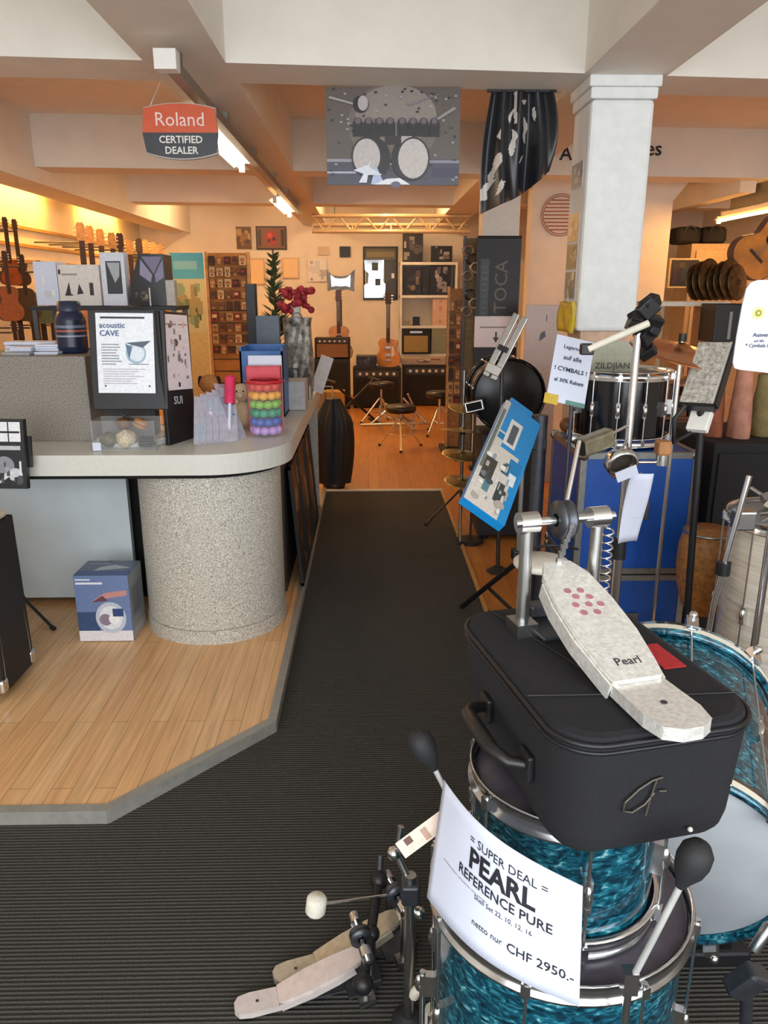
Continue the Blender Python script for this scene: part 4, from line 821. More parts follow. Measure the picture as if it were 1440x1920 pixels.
pts = [(-w/2, z1), (-w*.28, z1-h*.28), (0, z1-h*.33), (w*.28, z1-h*.28), (w/2, z1), (w*.47, z0), (w*.25, z0+h*.1), (0, z0+h*.06), (-w*.25, z0+h*.1), (-w*.46, z0+h*.02)]
MB().prism(pts, 0, .03, M=XZ).build('board', mat('silver_board', '6d7276', .4, .6, var=.4, scale=14), o, bev=.008)
MB().prism([(x*.7, z0+h*.2+(z-z0)*.55) for x, z in pts], .031, .034, M=XZ).build('white_centre', mat('foil_white', 'eef0f2', .3, .9, var=.05), o); MB().cyl((0, .02, 0), (0, .02, z0+h*.3), .012, n=10).build('post', DSTEEL, o); MB().cyl((0, .02, 0), (0, .02, .02), .15, n=20).build('foot', BLACK, o)
# white shelves
sx0, sx1, sz0, sz1 = rect(750, 490, 856, 700, 12.2); sh = thing('shelf_unit', 'white open shelf unit against the back wall holding a small amplifier', 'shelf', (sx0, 12.2, -.006)); sw = sx1-sx0
zs = [atY(800, y, 12.2).z+.006 for y in (494, 556, 613, 666)]
for x in (0, sw-.03): MB().bx(x, x+.03, 0, .36, 0, zs[0]+.02).build('side_panel', WHITE, sh)
MB().bx(.03, sw-.03, .34, .36, 0, zs[0]).build('back_panel', CREAM, sh)
for z in zs: MB().bx(0, sw, -.01, .34, z-.02, z+.02).build('shelf', WHITE, sh)
Z0 = lambda k: zs[k]-.006+.021
def on(name, label, cat, x0, y0, x1, y1, Y, k, d, m, cols=None, n=9, seed=1, bg=None, group=None): return pbox(name, label, cat, x0, y0, x1, y1, Y, d, m, cols, n, Z0(k), group, seed, bg)
on('framed_photo', 'dark band photograph standing on top of the white shelves, left one', 'picture', 755, 438, 793, 490, 12.24, 0, .03, BLACK, ['2c2420', '8d8478', 'b3aa9c', '54483e', '1a1512'], 16, 2)
on('framed_photo', 'small dark framed photo on top of the white shelves, right one', 'picture', 808, 461, 848, 490, 12.24, 0, .03, BLACK, ['3b3230', '7a6d64', '241c1a', 'a89c94'], 8, 3)
on('framed_photo', 'brown wide framed photo on the upper white shelf', 'picture', 758, 500, 790, 552, 12.22, 1, .03, BLACK, ['4a3820', '8a7340', '2c2218', '6d5a34'], 12, 4)
on('record_sleeve', 'black record sleeve between the two pictures on the upper white shelf', 'record', 792, 500, 805, 552, 12.24, 1, .03, BLACK, ['1c1a1c', '34302e'], 5, 5)
on('framed_photo', 'grey picture with a dark flower shape on the upper white shelf', 'picture', 807, 498, 845, 552, 12.23, 1, .03, BLACK, ['8d8588', '5c5258', '3a3036', 'a89ea0', '4a4048'], 14, 6)
on('pink_box', 'tall pale pink carton on the third white shelf', 'box', 811, 560, 838, 610, 12.22, 2, .12, mat('pale_pink', 'd9b4a0', .6), ['c9958a', 'e2c4b4'], 6, 7)
on('small_black_box', 'small black metronome on the third white shelf', 'metronome', 774, 594, 787, 611, 12.2, 2, .06, BLACK)
on('trinket_dish', 'flat grey dish on the third white shelf, left of the metronome', 'dish', 755, 602, 770, 611, 12.2, 2, .1, mat('grey_dish', '8c8272'))
o = on('practice_amplifier', 'small vintage amplifier with tan grille on the white shelf', 'amplifier', 754, 616, 806, 664, 12.16, 3, .2, TOLEX)
aw_ = atY(806, 640, 12.16).x-atY(754, 640, 12.16).x; ah_ = atY(780, 616, 12.16).z-Z0(3); MB().bx(.03, aw_-.03, -.006, 0, .03, ah_*.72).build('grille', mat('tan_grille', 'a88d5c', .8, var=.2, scale=100), o); MB().bx(.12, aw_-.12, -.006, 0, ah_*.82, ah_*.9).build('badge', CHROME, o); MB().tube([(.12, .1, ah_), (.14, .1, ah_+.04), (aw_-.14, .1, ah_+.04), (aw_-.12, .1, ah_)], .01, 8).build('handle', BLACK, o)
on('grey_crate', 'grey-green carton right of the small vintage amplifier', 'box', 809, 614, 838, 664, 12.2, 3, .2, mat('grey_green', '8f9484', .7))
# truss
za, zb = atY(730, 434, 10.8).z, atY(730, 405, 10.8).z; x0, x1 = atY(585, 420, 10.8).x, atY(882, 420, 10.8).x
tr_ = thing('lighting_truss', 'pale lattice lighting truss spanning the back of the shop', 'truss', (x0, 10.8, za)); L_t = x1-x0; hT = zb-za
for nm, y, z in (('bottom', 0, 0), ('top', 0, hT), ('rear', .22, hT*.5)): MB().cyl((0, y, z), (L_t, y, z), .026, n=14).build('chord', mat('truss_alu', 'cfb58e', .4, .3), tr_)
n = 12
for k in range(n):
    MB().cyl((L_t*k/n, 0, 0 if k % 2 else hT), (L_t*(k+1)/n, 0, hT if k % 2 else 0), .011, n=8).build('brace', mat('truss_alu', ''), tr_)
    if k % 3 == 0: MB().cyl((L_t*k/n, 0, 0), (L_t*k/n, .22, hT*.5), .009, n=8).build('cross_brace', mat('truss_alu', ''), tr_)
for x in (.3, L_t-.3): MB().cyl((x, 0, hT), (x, 0, ZC-za), .006, n=8).build('hanger', DSTEEL, tr_)
# amplifiers and guitars at the back
def amp(label, x0, y0, x1, y1, Y, d, grille, base=0., group=None, panel=True):
    a, b, z0, z1 = rect(x0, y0, x1, y1, Y); z0 = base; o = thing('amplifier', label, 'amplifier', (a, Y, z0), group=group); w, h = b-a, z1-z0
    MB().bx(0, w, 0, d, .02, h).build('cabinet', TOLEX, o, bev=.006); MB().bx(w*.06, w*.94, -.006, 0, h*.08, h*(.72 if panel else .92)).build('grille', grille, o)
    if panel:
        MB().bx(w*.05, w*.95, -.006, 0, h*.78, h*.93).build('control_panel', mat('panel_dark', '3a332c', .4), o)
        for k in range(6): MB().cyl((w*(.15+.14*k), -.006, h*.855), (w*(.15+.14*k), -.022, h*.855), h*.03+.004, n=10).build('knob', CREAM, o)
    for x in (.04, w-.04):
        for y in (.04, d-.04): MB().cyl((x, y, 0), (x, y, .022), .018, n=8).build('foot', RUBBER, o)
    return o
zt = atY(622, 673, 11).z
amp('black amplifier cabinet at the back wall, lower of the stacked pair under the acoustic guitar', 588, 673, 656, 772, 11.0, .35, mat('black_grille', '17120f', .8, var=.3, scale=120), -.006, panel=False)
amp('brown-faced amplifier head stacked on the cabinet under the acoustic guitar', 590, 634, 656, 672, 11.0, .32, mat('tan_face', '7d5a38', .7, var=.2, scale=60), zt)
z2 = atY(622, 634, 11).z
guitar('acoustic guitar standing behind the amplifier stack against the back wall', 'ac', (atY(635, 600, 11.55).x, 11.58, .62), 0, 1.06, -.02, SPRU, MAHO)
o = thing('guitar_stand', 'black stand holding the acoustic guitar behind the amplifier stack', 'stand', (atY(635, 600, 11.55).x, 11.58, -.006)); MB().cyl((0, 0, .02), (0, 0, .6), .015, n=10).build('post', BLACK, o); MB().bx(-.15, .15, -.08, .08, .6, .625).build('cradle', BLACK, o); MB().cyl((0, 0, 0), (0, 0, .03), .2, n=24).build('base', BLACK, o)
a_ = amp('low black amplifier under the sunburst electric guitar', 662, 690, 752, 772, 11.1, .4, mat('black_grille', ''), -.006, panel=True); z3 = atY(700, 690, 11.1).z
guitar('sunburst single-cut electric guitar standing upright on the low black amplifier', 'lp', (atY(728, 650, 11.25).x, 11.25, z3), -.1, 1.08, -.03, SUNB, MAHO, MAHO)
amp('black amplifier with dark panel at the back, right of the sunburst guitar', 756, 684, 842, 772, 11.3, .4, mat('black_grille', ''), -.006)
pbox('mixer', 'black mixing desk lying on the low amplifier left of the sunburst guitar', 'mixer', 668, 668, 706, 690, 11.12, .3, BLACK, ['3a3a3c', '5c5c5e', '242426'], 14, z3)
pbox('cardboard_box', 'small tan cardboard cube on the floor in front of the black cabinet', 'box', 610, 735, 646, 772, 10.6, .3, mat('cardboard', 'b08544', .8), None, base=-.006)
pbox('grey_box', 'pale grey box on the floor left of the tan cardboard cube', 'box', 580, 736, 609, 776, 10.4, .3, mat('pale_grey_card', '8d8478', .8), None, base=-.006)
pbox('keyboard', 'pale keyboard lying on the black amplifiers below the white shelves', 'keyboard', 752, 672, 836, 683, 11.32, .3, mat('pale_keys', 'a89a8a', .5), ['5c5048', 'c8beb0', '8a4a40'], 10, atY(800, 684, 11.3).z)
def stool(label, x, y, h, rz, group):
    o = thing('drum_stool', label, 'stool', (x, y, -.006), rz, group)
    MB().lathe([(.001, h-.07), (.15, h-.07), (.165, h-.05), (.165, h-.015), (.15, h), (.001, h+.004)], n=32).build('seat', mat('black_vinyl', '16130f', .35, var=.2), o); MB().cyl((0, 0, .16), (0, 0, h-.07), .014, n=12).build('post', CHROME, o)
    for k in range(3):
        a = k*2*PI/3; e = Vector((math.cos(a)*.26, math.sin(a)*.26, .012)); m_ = Vector((math.cos(a)*.02, math.sin(a)*.02, .32))
        l = MB().tube([m_, e], .011, 8).build('leg', CHROME, o); MB().ball(e, .018, n=10, m=6).build('rubber_foot', RUBBER, l); MB().cyl((0, 0, .12), m_.lerp(e, .55), .006, n=6).build('brace', CHROME, o)
    return o
s1 = atZ(742, 848, 0)
stool('black drum stool with shiny chrome tripod on the back wood floor, nearest the mat', s1.x+.06, s1.y+.25, .46, .5, 'drum stools')
stool('black drum stool behind the front one, beside the low amplifiers', s1.x-.12, s1.y+1.9, .52, 1.2, 'drum stools')
stool('black drum stool at the right of the back floor, close to the card racks', s1.x+.55, s1.y+1.1, .5, 2.0, 'drum stools')
p = atZ(745, 815, 0); o = thing('folded_stand', 'tangle of folded chrome drum stands lying on the back wood floor', 'stand', (p.x, p.y+.3, .0)); rf_ = random.Random(3)
for k in range(9):
    a = rf_.uniform(0, PI); c = Vector((rf_.uniform(-.2, .25), rf_.uniform(-.15, .2), rf_.uniform(.03, .3))); d = Vector((math.cos(a)*rf_.uniform(.15, .3), .1*math.sin(a*3), rf_.uniform(-.16, .16))); A, B = c-d, c+d; A.z = max(A.z, .014); B.z = max(B.z, .014)
    MB().cyl(A, B, .012 if k % 3 else .018, n=10).build('tube', CHROME if k % 3 else STEEL, o)
for k in range(3): MB().cyl((-.2+.2*k, 0, .0), (-.2+.2*k, .03, .3), .012, n=10).build('leg', STEEL, o)
def xstand(label, x, y, rz, h, L, m=BLACK):
    o = thing('keyboard_stand', label, 'stand', (x, y, 0), rz)
    for s in (-1, 1):
        for d in (-.02, .02)[:1]: MB().cyl((-L/2*s, .02*s, .02), (L/2*s, .02*s, h), .016, n=10).build('leg', m, o)
    for sx in (-1, 1):
        for z in (.014, h): MB().cyl((sx*L/2, -.2, z), (sx*L/2, .2, z), .014, n=10).build('foot' if z < .1 else 'arm', m, o)
    return o
p = atZ(700, 812, 0); xstand('black folding keyboard stand on the wood floor left of the chrome stools', p.x-.25, p.y+.7, .4, .55, .6)
# garment-like accessory column with small packets (pegboard)
a, b, z0, z1 = rect(390, 474, 472, 700, 8.6)
pg = thing('peg_board', 'tall orange wooden peg board of small accessories behind the counter', 'display board', (a, 8.6, .0)); w = b-a
MB().bx(0, w, .02, .05, .0, z1).build('board', mat('orange_ply', 'b98242', .6, var=.15, scale=10), pg); 
for x in (0, w-.03): MB().bx(x, x+.03, -.01, .07, 0, z1+.01).build('upright', MAPLE, pg)
t = MB()
for k in range(14): t.bx(.03, w-.03, .014, .022, .12+k*(z1-.2)/14, .13+k*(z1-.2)/14)
t.build('slat_grooves', ROSE, pg)
cols = ['6b3d22', '8c2f22', 'c9a070', '3a2a1e', 'd8c4a0', '7a5a34', '4a1f1a', 'a87844']
names = ['dark brown', 'red-brown', 'tan', 'blackish', 'cream', 'olive brown', 'maroon', 'ochre']
MC = [mat('pack_'+names[k].replace(' ', '_'), cols[k], .5, var=.3, scale=40) for k in range(8)]
def packs(prefix, x0, y, zlo, zhi, w, nx, nz, group, seed, rz=0., where=''):
    r = random.Random(seed); ro = ['top', 'second', 'third', 'fourth', 'fifth', 'sixth', 'seventh', 'eighth', 'ninth', 'tenth']; co = ['first', 'second', 'third', 'fourth', 'fifth', 'sixth', 'seventh']
    for j in range(nz):
        for k in range(nx):
            m = r.randrange(8); dz = (zhi-zlo)/nz; dx = w/nx; pw, ph = dx*r.uniform(.6, .9), dz*r.uniform(.6, .88)
            p = Vector((x0, y, zhi-(j+.5)*dz))+Matrix.Rotation(rz, 3, 'Z')@Vector(((k+.5)*dx, 0, 0)); q = MB().bx(-pw/2, pw/2, -.02, .012, -ph/2, ph/2)
            q.add([(-pw*.35, -.0206, -ph*.1), (pw*.35, -.0206, -ph*.1), (pw*.35, -.0206, ph*.25), (-pw*.35, -.0206, ph*.25)], [(0, 1, 2, 3)], 1); q.add([(-pw*.2, -.0206, -ph*.4), (pw*.2, -.0206, -ph*.4), (pw*.1, -.0206, -ph*.2), (-pw*.2, -.0206, -ph*.15)], [(0, 1, 2, 3)], 2)
            o = q.build('accessory_pack', [MC[m], MC[(m+3) % 8], MC[(m+5) % 8]], loc=p); o.rotation_euler = (0, 0, rz)
            tag(o, '%s accessory pack, %s row from the top, %s across, on the %s' % (names[m], ro[j], co[k], where), 'accessory pack', group)
packs('', a+.03, 8.6, .95, z1-.02, w-.06, 5, 9, 'accessory packs on the orange peg board', 4, where='orange peg board')
# teal card board beside it
a, b, z0, z1 = rect(325, 474, 387, 690, 9.4); o = thing('card_stand', 'tall pale display card with a turquoise header left of the orange peg board', 'display board', (a, 9.4, .0)); w = b-a
MB().bx(0, w, 0, .02, 0, z1).build('board', mat('pale_green_card', 'c9c498', .6), o); art(o, w, .9, [('r', .0, .68, 1, 1, '4cb4ec'), ('r', .1, .8, .8, .9, '84cdf2')]+busy(random.Random(3), ['7d8a5c', '4f6a58', 'a9a070', '5d5a44', '8fb09a'], 22, .08, .2, .05, .95, .05, .64), 'print', -.002, z0=z1-.9, bg='cdd2b0')
# right-hand card racks at the back (x 840..895)
for k, (x0, x1, y0, y1, Y, m, lb) in enumerate(((838, 866, 540, 800, 8.0, mat('amber_rack', 'a87a44', .6, var=.3, scale=30), 'narrow amber rack column of red packets near the pillar'), (866, 893, 445, 800, 7.6, mat('olive_rack', '77694c', .6, var=.3, scale=30), 'narrow grey-brown rack column hung with cables beside the pillar'))):
    a, b, z0, z1 = rect(x0, y0, x1, y1, Y); o = thing('card_rack', lb, 'display rack', (a, Y, -.006)); MB().bx(0, b-a, .03, .06, 0, z1).build('board', m, o)
    for x in (0, b-a-.02): MB().bx(x, x+.02, 0, .08, 0, z1+.02).build('upright', MAPLE if k == 0 else DSTEEL, o)
    MB().bx(-.05, b-a+.05, -.12, .2, 0, .04).build('foot', BLACK, o)
    if k == 0: packs('', a+.01, Y+.012, .45, z1-.1, b-a-.02, 2, 8, 'red packets on the amber rack', 12, where='narrow amber rack')
    else:
        for q in range(7):
            zc = z1-.12-q*.075; c = MB()
            for j in range(3): c.ring(((b-a)*(.25+.25*(q % 3)), -.02-.012*j, 0), (0, 1, .1*j), .05-.004*j, .007, 18, 6)
            cc = c.build('cable_coil', mat('cable_'+str(q % 3), ['8f8a86', '37343a', 'b9b2a4'][q % 3], .3, .4), loc=(a, Y, zc-.5*(q > 3)*.2)); tag(cc, '%s coiled cable on the narrow rack, %s from the top' % (['silver', 'dark', 'pale'][q % 3], ['first', 'second', 'third', 'fourth', 'fifth', 'sixth', 'lowest'][q]), 'cable', 'cables on the narrow rack')
# posters and signs hanging from the first beam
def hang(px0, py0, px1, py1, Y): return rect(px0, py0, px1, py1, Y)
a, b, z0, z1 = rect(612, 163, 862, 347, 4.245); w, h = b-a, z1-z0
o = thing('drum_poster', 'large grey poster of a big drum kit hanging from the first ceiling beam', 'poster', (a, 4.245, z0)); MB().bx(0, w, 0, .006, 0, h).build('sheet', BLACK, o)
rp = random.Random(6); S_ = [('r', 0, .25, 1, 1, '60564f'), ('d', .5, .62, .42, '74685f', 1.2), ('d', .52, .72, .3, '90847c', 1.5), ('r', 0, 0, 1, .27, '454552'), ('r', 0, .24, .3, .27, '9a98a4'), ('r', .75, .23, 1, .26, '8d8a9a'), ('r', 0, .12, .22, .14, 'b9bac6'), ('r', .8, .08, 1, .18, '3c3450')]
S_ += [('r', x, z, x+.02, z+.02, c) for x, z, c in [(rp.uniform(0, .97), rp.uniform(.02, .97), rp.choice(['3a3338', 'a39a9e', '2a2428'])) for _ in range(90)]]
S_ += [('p', [(.02, .88), (.3, .78), (.3, .8), (.03, .9)], 'a89ea2'), ('p', [(.95, .8), (.75, .62), (.77, .61), (.97, .78)], '9a9094'), ('p', [(.9, .95), (.6, .83), (.62, .81)], '857b80')]
for x in (.2, .28, .36, .44, .53, .61, .69, .77): S_ += [('r', x, .5, x+.075, .64, '1d171b'), ('d', x+.037, .645, .045, '2c2428', 1), ('d', x+.037, .655, .03, '6a5f66', 1)]
S_ += [('r', .3, .43, .4, .52, '1d171b'), ('r', .44, .42, .55, .5, '2a2226'), ('d', .26, .82, .085, '1d171b'), ('d', .275, .83, .075, 'b8afae', .75), ('d', .37, .28, .2, '1b171a', .8), ('d', .6, .27, .21, '1b171a', .8), ('r', .56, .42, .64, .5, 'b8b0b0'), ('d', .3, .29, .205, '2a2428', .82), ('d', .3, .29, .185, 'c5bdba', .82), ('d', .65, .27, .225, '2a2428', .82), ('d', .65, .27, .205, 'c9c1bc', .82)]
S_ += [('p', [(.24, .02), (.33, .25), (.3, .02)], 'e6ecf6'), ('p', [(.33, .0), (.37, .2), (.43, .02)], 'b9c8e6'), ('p', [(.2, .15), (.3, .2), (.42, .1), (.3, .1)], 'dfe6f2'), ('p', [(.35, .0), (.45, .06), (.55, .07), (.63, .0)], 'eef0f6'), ('d', .52, .0, .035, '60607a', 1.6)]
S_ = [s if s[0] != 'd' or len(s) < 6 else s for s in S_]
art(o, w, h, [s for s in S_ if True], 'print', -.001, bg='4a4348')
for x in (.03, w-.03): MB().cyl((x, .003, h), (x, .003, 2.6-z0), .002, n=6).build('hanging_wire', STEEL, o)
a, b, z0, z1 = rect(268, 195, 410, 297, 4.02); w, h = b-a, z1-z0
o = thing('dealer_sign', 'orange and charcoal certified dealer sign hanging from the first beam', 'sign', ((a+b)/2, 4.02, z0))
def bulge(k, za_, zb_, top=False, bot=False, n=12):
    pts = []
    hw = lambda z: w/2*(1-.035*((z/h-.5)*2)**2)
    for i in range(n+1): x = -1+2*i/n; pts.append((x*hw(za_)*(1 if not bot else .96), za_+(h*.11*(1-(1-x*x)**.5 if False else x*x) if bot else 0)))
    for i in range(n+1): x = 1-2*i/n; pts.append((x*hw(zb_)*(1 if not top else .96), zb_-(h*.09*x*x if top else 0)))
    return [(x*k, z) for x, z in pts]
MB().prism(bulge(1.03, -.006, h+.006, True, True), -.022, 0, M=XZ).build('backing', mat('grey_backing', 'b6b2aa', .4), o); MB().prism(bulge(1, 0, h*.47, bot=True), 0, .012, M=XZ).build('lower_panel', mat('charcoal', '33363c', .35), o); MB().prism(bulge(1, h*.47, h, top=True), 0, .012, M=XZ).build('upper_panel', mat('dealer_orange', 'd2562c', .35, var=.05), o)
lettering(o, [('Roland', h*.36, 0, h*.70, 'CENTER', .0)], mat('sign_pink_white', 'f3d9d2'), y=-.0135, name='upper_lettering'); lettering(o, [('CERTIFIED', h*.19, 0, h*.335, 'CENTER', .8), ('DEALER', h*.19, 0, h*.135, 'CENTER', .8)], WHITE, y=-.0135, name='lower_lettering')
for x in (-w*.38, w*.3): MB().cyl((x, 0, h*.97), (x*.25-.02, 0, 2.605-z0), .0015, n=6).build('hanging_wire', STEEL, o)
# black flag
o = thing('flag', 'black flag with white brush marks hanging from the first beam beside the column', 'flag', (atY(978, 180, 4.31).x, 4.31, 2.6))
c4 = {k: atY(*v, 4.31)-Vector((o.location.x, 4.31, 2.6)) for k, v in {'tl': (921, 172), 'tr': (1036, 172), 'bl': (903, 400), 'br': (1030, 320)}.items()}
def fl(u, v):
    q = (c4['tl'].lerp(c4['tr'], u)).lerp(c4['bl'].lerp(c4['br'], u**.8), v); q.x += .03*math.sin(PI*v)*(u*u)-.02*math.sin(PI*v)*(1-u); q.y += .035*math.sin(11*u+2*v)*(.3+v)+.02*math.sin(23*u); q.z += -.03*math.sin(PI*u)*v; return q
def flc(u, v):
    a = .75*u-.25*(1-v)*.6; p = v-.35*(1-u); s = math.sin(46*a+2.2*math.sin(7*v+1))+.8*math.sin(19*v+13*u)+.5*math.sin(31*v-24*u)
    return 'cfc8c0' if (s > .75 and (u-.62+.5*v)**2/.07+(v-.45)**2/.14 < 1) or (abs(u-.4-.05*v) < .018 and v < .3) or ((u-.1)**2/.02+(v-.83)**2/.006 < 1 and s > -.5) else '25262a'
MB().grid(fl, 90, 110, col=flc, th=.002).build('cloth', PRINT, o); MB().bx(c4['tl'].x-.02, c4['tr'].x+.02, -.008, .008, -.012, .0).build('batten', BLACK, o)
# column stickers
for k, (y0, y1, c, nm) in enumerate(((305, 352, ['8a8d96', '5e6470', 'b8bcc4'], 'grey photo flyer high on the left face of the white column'), (398, 452, ['c9a56a', 'a87a5a', 'e2c890'], 'beige flyer in the middle of the left face of the white column'), (455, 505, ['8d8058', 'b8ae88', '5c5a44'], 'olive flyer under the beige one on the left face of the white column'), (508, 562, ['7a7a68', 'b8b090', 'd8d0b0'], 'grey-green flyer low on the left face of the white column'))):
    p0, p1 = atX(1085, y0, 1.069), atX(1085, y1, 1.069); yc = 4.2; o = thing('flyer', nm, 'flyer', M=Matrix.Translation((1.066, yc+.12, p1.z))@Matrix.Rotation(-PI/2, 4, 'Z'), group='flyers on the white column')
    hh_ = p0.z-p1.z; MB().bx(0, .22, 0, .003, 0, hh_).build('sheet', PAPER, o); art(o, .21, hh_*.96, busy(random.Random(k), c, 12), 'print', -.0006, x0=.005, z0=.004, bg=c[0])
o = thing('yellow_bag', 'yellow plastic bag hanging low on the left face of the white column', 'bag', (1.045, 4.2, atX(1060, 622, 1.05).z)); zt = atX(1060, 566, 1.05).z-o.location.z
t = MB().grid(lambda u, v: (-.008*math.sin(9*u+4*v), .14-.28*u, zt*v), 10, 8, th=.02); t.build('bag_body', mat('mustard', 'c4a61c', .4, var=.2, scale=20), o); MB().tube([(0, -.06, zt), (.01, 0, zt+.07), (0, .06, zt)], .003, 6).build('strap', CREAM, o)
o = thing('round_emblem', 'faded red round emblem painted on the pale partition wall', 'emblem', (atY(1052, 403, 8.28).x, 8.288, atY(1052, 403, 8.28).z)); 
t = MB()
for R_ in (.2, .18): t.ring((0, 0, 0), (0, 1, 0), R_, .004, 40, 6)
for k in range(9):
    z = -.14+.035*k; hw = math.sqrt(max(0, .17**2-z*z)); t.bx(-hw, hw, -.003, .003, z-.006, z+.006)
t.build('emblem_lines', mat('faded_red_paint', 'b0664e', .8), o)
o = thing('wall_lettering', 'black cursive letters on the ceiling beam, mostly hidden by the white column', 'lettering', (0, 7.12+SK*2.2, 0)); a1, a2 = atY(1240, 278, 7.27), atY(1064, 287, 7.2)
lettering(o, [('es', .17, a1.x-.05, a1.z, 'CENTER', .4)], INK, y=0); lettering(o, [('A', .16, a2.x, a2.z, 'CENTER', .4)], INK, y=-.06, name='capital_letter')
# the wall of guitars on the left
heads = [(148, 418), (165, 424), (185, 430), (207, 437), (222, 438), (240, 450), (258, 448), (270, 450), (285, 455), (297, 458)]
nth = ['nearest', 'second', 'third', 'fourth', 'fifth', 'sixth', 'seventh', 'eighth', 'ninth', 'farthest']
tones = [SPRU, MAPLE, SPRU, MAPLE, MAHO, SPRU, ROSE, SPRU, MAPLE, MAHO]; tn = ['light brown', 'maple', 'light brown', 'maple', 'dark brown', 'light brown', 'blackish', 'light brown', 'maple', 'dark brown']
for k, (px, py) in enumerate(heads):
    q = atY(px, py, 8.6+.385*k)
    guitar('%s acoustic guitar hanging on the left wall, %s in the upper row' % (tn[k], nth[k]), 'ac', (q.x, q.y, q.z-.96*1.12), .45, 1.12, 0, tones[k], MAHO, MAPLE if k not in (4, 6) else ROSE, 'guitars hanging on the left wall', simple=True, hook=True)
rail = MB()
for z in (2.22, 2.05, 1.9): rail.bx(XL+.005, XL+.03, 5.0, 12.5, z, z+.03)
struct('wall_rail', rail, mat('slat_rail', 'b58d4e', .6))

for k, (px, py, nm) in enumerate(((6, 432, 'orange-brown violin hanging high on the left wall at the picture edge, front one'), (24, 436, 'dark violin hanging behind the orange-brown one on the left wall'))):
    p = atX(px, py-26, -3.3); guitar(nm, 'lp', (p.x, p.y, p.z-.60), .9, .62, 0, mat('violin_orange', 'a5501e', .25, var=.3, scale=10) if k == 0 else MAHO, MAHO, ROSE, 'violins on the left wall', 'violin', 'violin', True, True)
for k, (px, py, c, nm) in enumerate(((8, 500, '9a5a34', 'rust brown'), (40, 505, '55402a', 'umber'), (72, 515, '6d7a58', 'sage green'), (20, 585, '8a4a38', 'brick red'), (55, 578, '3f4238', 'charcoal green'), (92, 575, '7d5a38', 'walnut'))):
    p = atX(px, py, -3.1); guitar('%s ukulele hanging on the left wall, %s row' % (nm, 'upper' if k < 3 else 'lower'), 'ac', (p.x, p.y, p.z-.45-(.2 if k > 2 else 0)), .8, .6, 0, mat('uke_'+nm.replace(' ', '_'), c, .35, var=.2, scale=20), MAHO, ROSE, 'ukuleles on the left wall', 'ukulele', 'ukulele', True, True)
for k, (c, nm) in enumerate((('7a2a22', 'dark red'), ('c9b48c', 'cream'), ('2c2a28', 'black'), ('5d6b48', 'olive green'), ('a8642c', 'honey brown'), ('3f4a55', 'slate blue'))):
    guitar('%s electric guitar in the lower row on the left wall, under the acoustic guitars' % nm, 'lp', (-3.2, 7.3+.52*k, .62), .7, 1., 0, mat('body_'+nm.replace(' ', '_'), c, .25, var=.15, scale=10), MAHO, MAPLE, 'electric guitars on the left wall', simple=True, hook=True)
# ================================================================ the right-hand side
def cymbal_mb(r, bow=.12):
    p = [(.006, r*bow+r*.09), (r*.09, r*bow+r*.085), (r*.16, r*bow+r*.03), (r*.2, r*bow)]+[(r*(.2+.8*k/8), r*bow*(1-(k/8)**1.6)) for k in range(1, 9)]
    q = [(a, b-.0018) for a, b in p[::-1]]; return MB().lathe(p+q+[p[0]], n=48)
def cymbal(label, loc, r, rot=(0, 0, 0), m=None, group='cymbals'):
    o = cymbal_mb(r).build('cymbal', m or BRONZE, loc=loc); o.rotation_euler = rot; tag(o, label, 'cymbal', group); return o
def tripod(o, z0=.35, spread=.32, m=CHROME, r=.009, a0=.4):
    for k in range(3):
        a = a0+k*2*PI/3; e = Vector((math.cos(a)*spread, math.sin(a)*spread, .012)); l = MB().tube([Vector((math.cos(a)*.015, math.sin(a)*.015, z0)), e], r, 8).build('leg', m, o)
        MB().ball(e, .016, n=10, m=6).build('rubber_foot', RUBBER, l)
# pillar with banner and arrow paper
a, b, z0, z1 = rect(894, 445, 975, 590, 7.14); o = thing('banner', 'tall black banner with pale lettering hung on the rear pillar', 'banner', (a, 7.14, .9)); w, h = b-a, z1-.9
MB().bx(0, w, 0, .02, 0, h).build('cloth', BLACK, o); MB().cyl((0, .01, h), (w, .01, h), .014, n=10).build('batten', BLACK, o)
lettering(o, [('TOCA', w*.42, 0, 0, 'CENTER', .2)], mat('banner_grey', '6f6a62'), M=Matrix.Translation((w*.58, -.002, h-.42))@Matrix.Rotation(-PI/2, 4, 'Y'), y=0); art(o, w*.2, .5, [('r', .2, .05*k, .8, .05*k+.025, '4a463e') for k in range(1, 18, 2)], 'small_print', -.002, bg='19191c', x0=w*.08, z0=h-.68)
for x in (.02, w-.02): MB().cyl((x, .01, -.906), (x, .01, 0), .008, n=8).build('support', DSTEEL, o)
MB().bx(-.02, w+.02, -.08, .03, -.906, -.88).build('foot', BLACK, o)
o = wallpic('arrow_notice', 'white paper with a black downward arrow fixed to the black banner', 'notice', 890, 593, 969, 651, 7.1, [('r', .12, .62, .82, .67, '8a8488'), ('r', .485, .3, .53, .5, '1a1a1e'), ('p', [(.43, .32), (.585, .32), (.507, .14)], '1a1a1e')], 'e9e3e8', d=.035)
a, b, z0, z1 = rect(984, 572, 1046, 720, 6.6); o = thing('leaning_board', 'pale board with a small dark mark leaning behind the black drum', 'board', (a, 6.6, -.006)); MB().bx(0, b-a, 0, .03, 0, z1+.006).build('board', mat('pale_lilac_board', 'cdbdb4', .6), o); art(o, b-a, .5, [('p', [(.42, .42), (.62, .5), (.58, .6), (.45, .55)], '4a4448'), ('r', .6, .75, .63, .85, '5a5458')], 'print', -.001, z0=z1-.5, bg='cfc0ba')
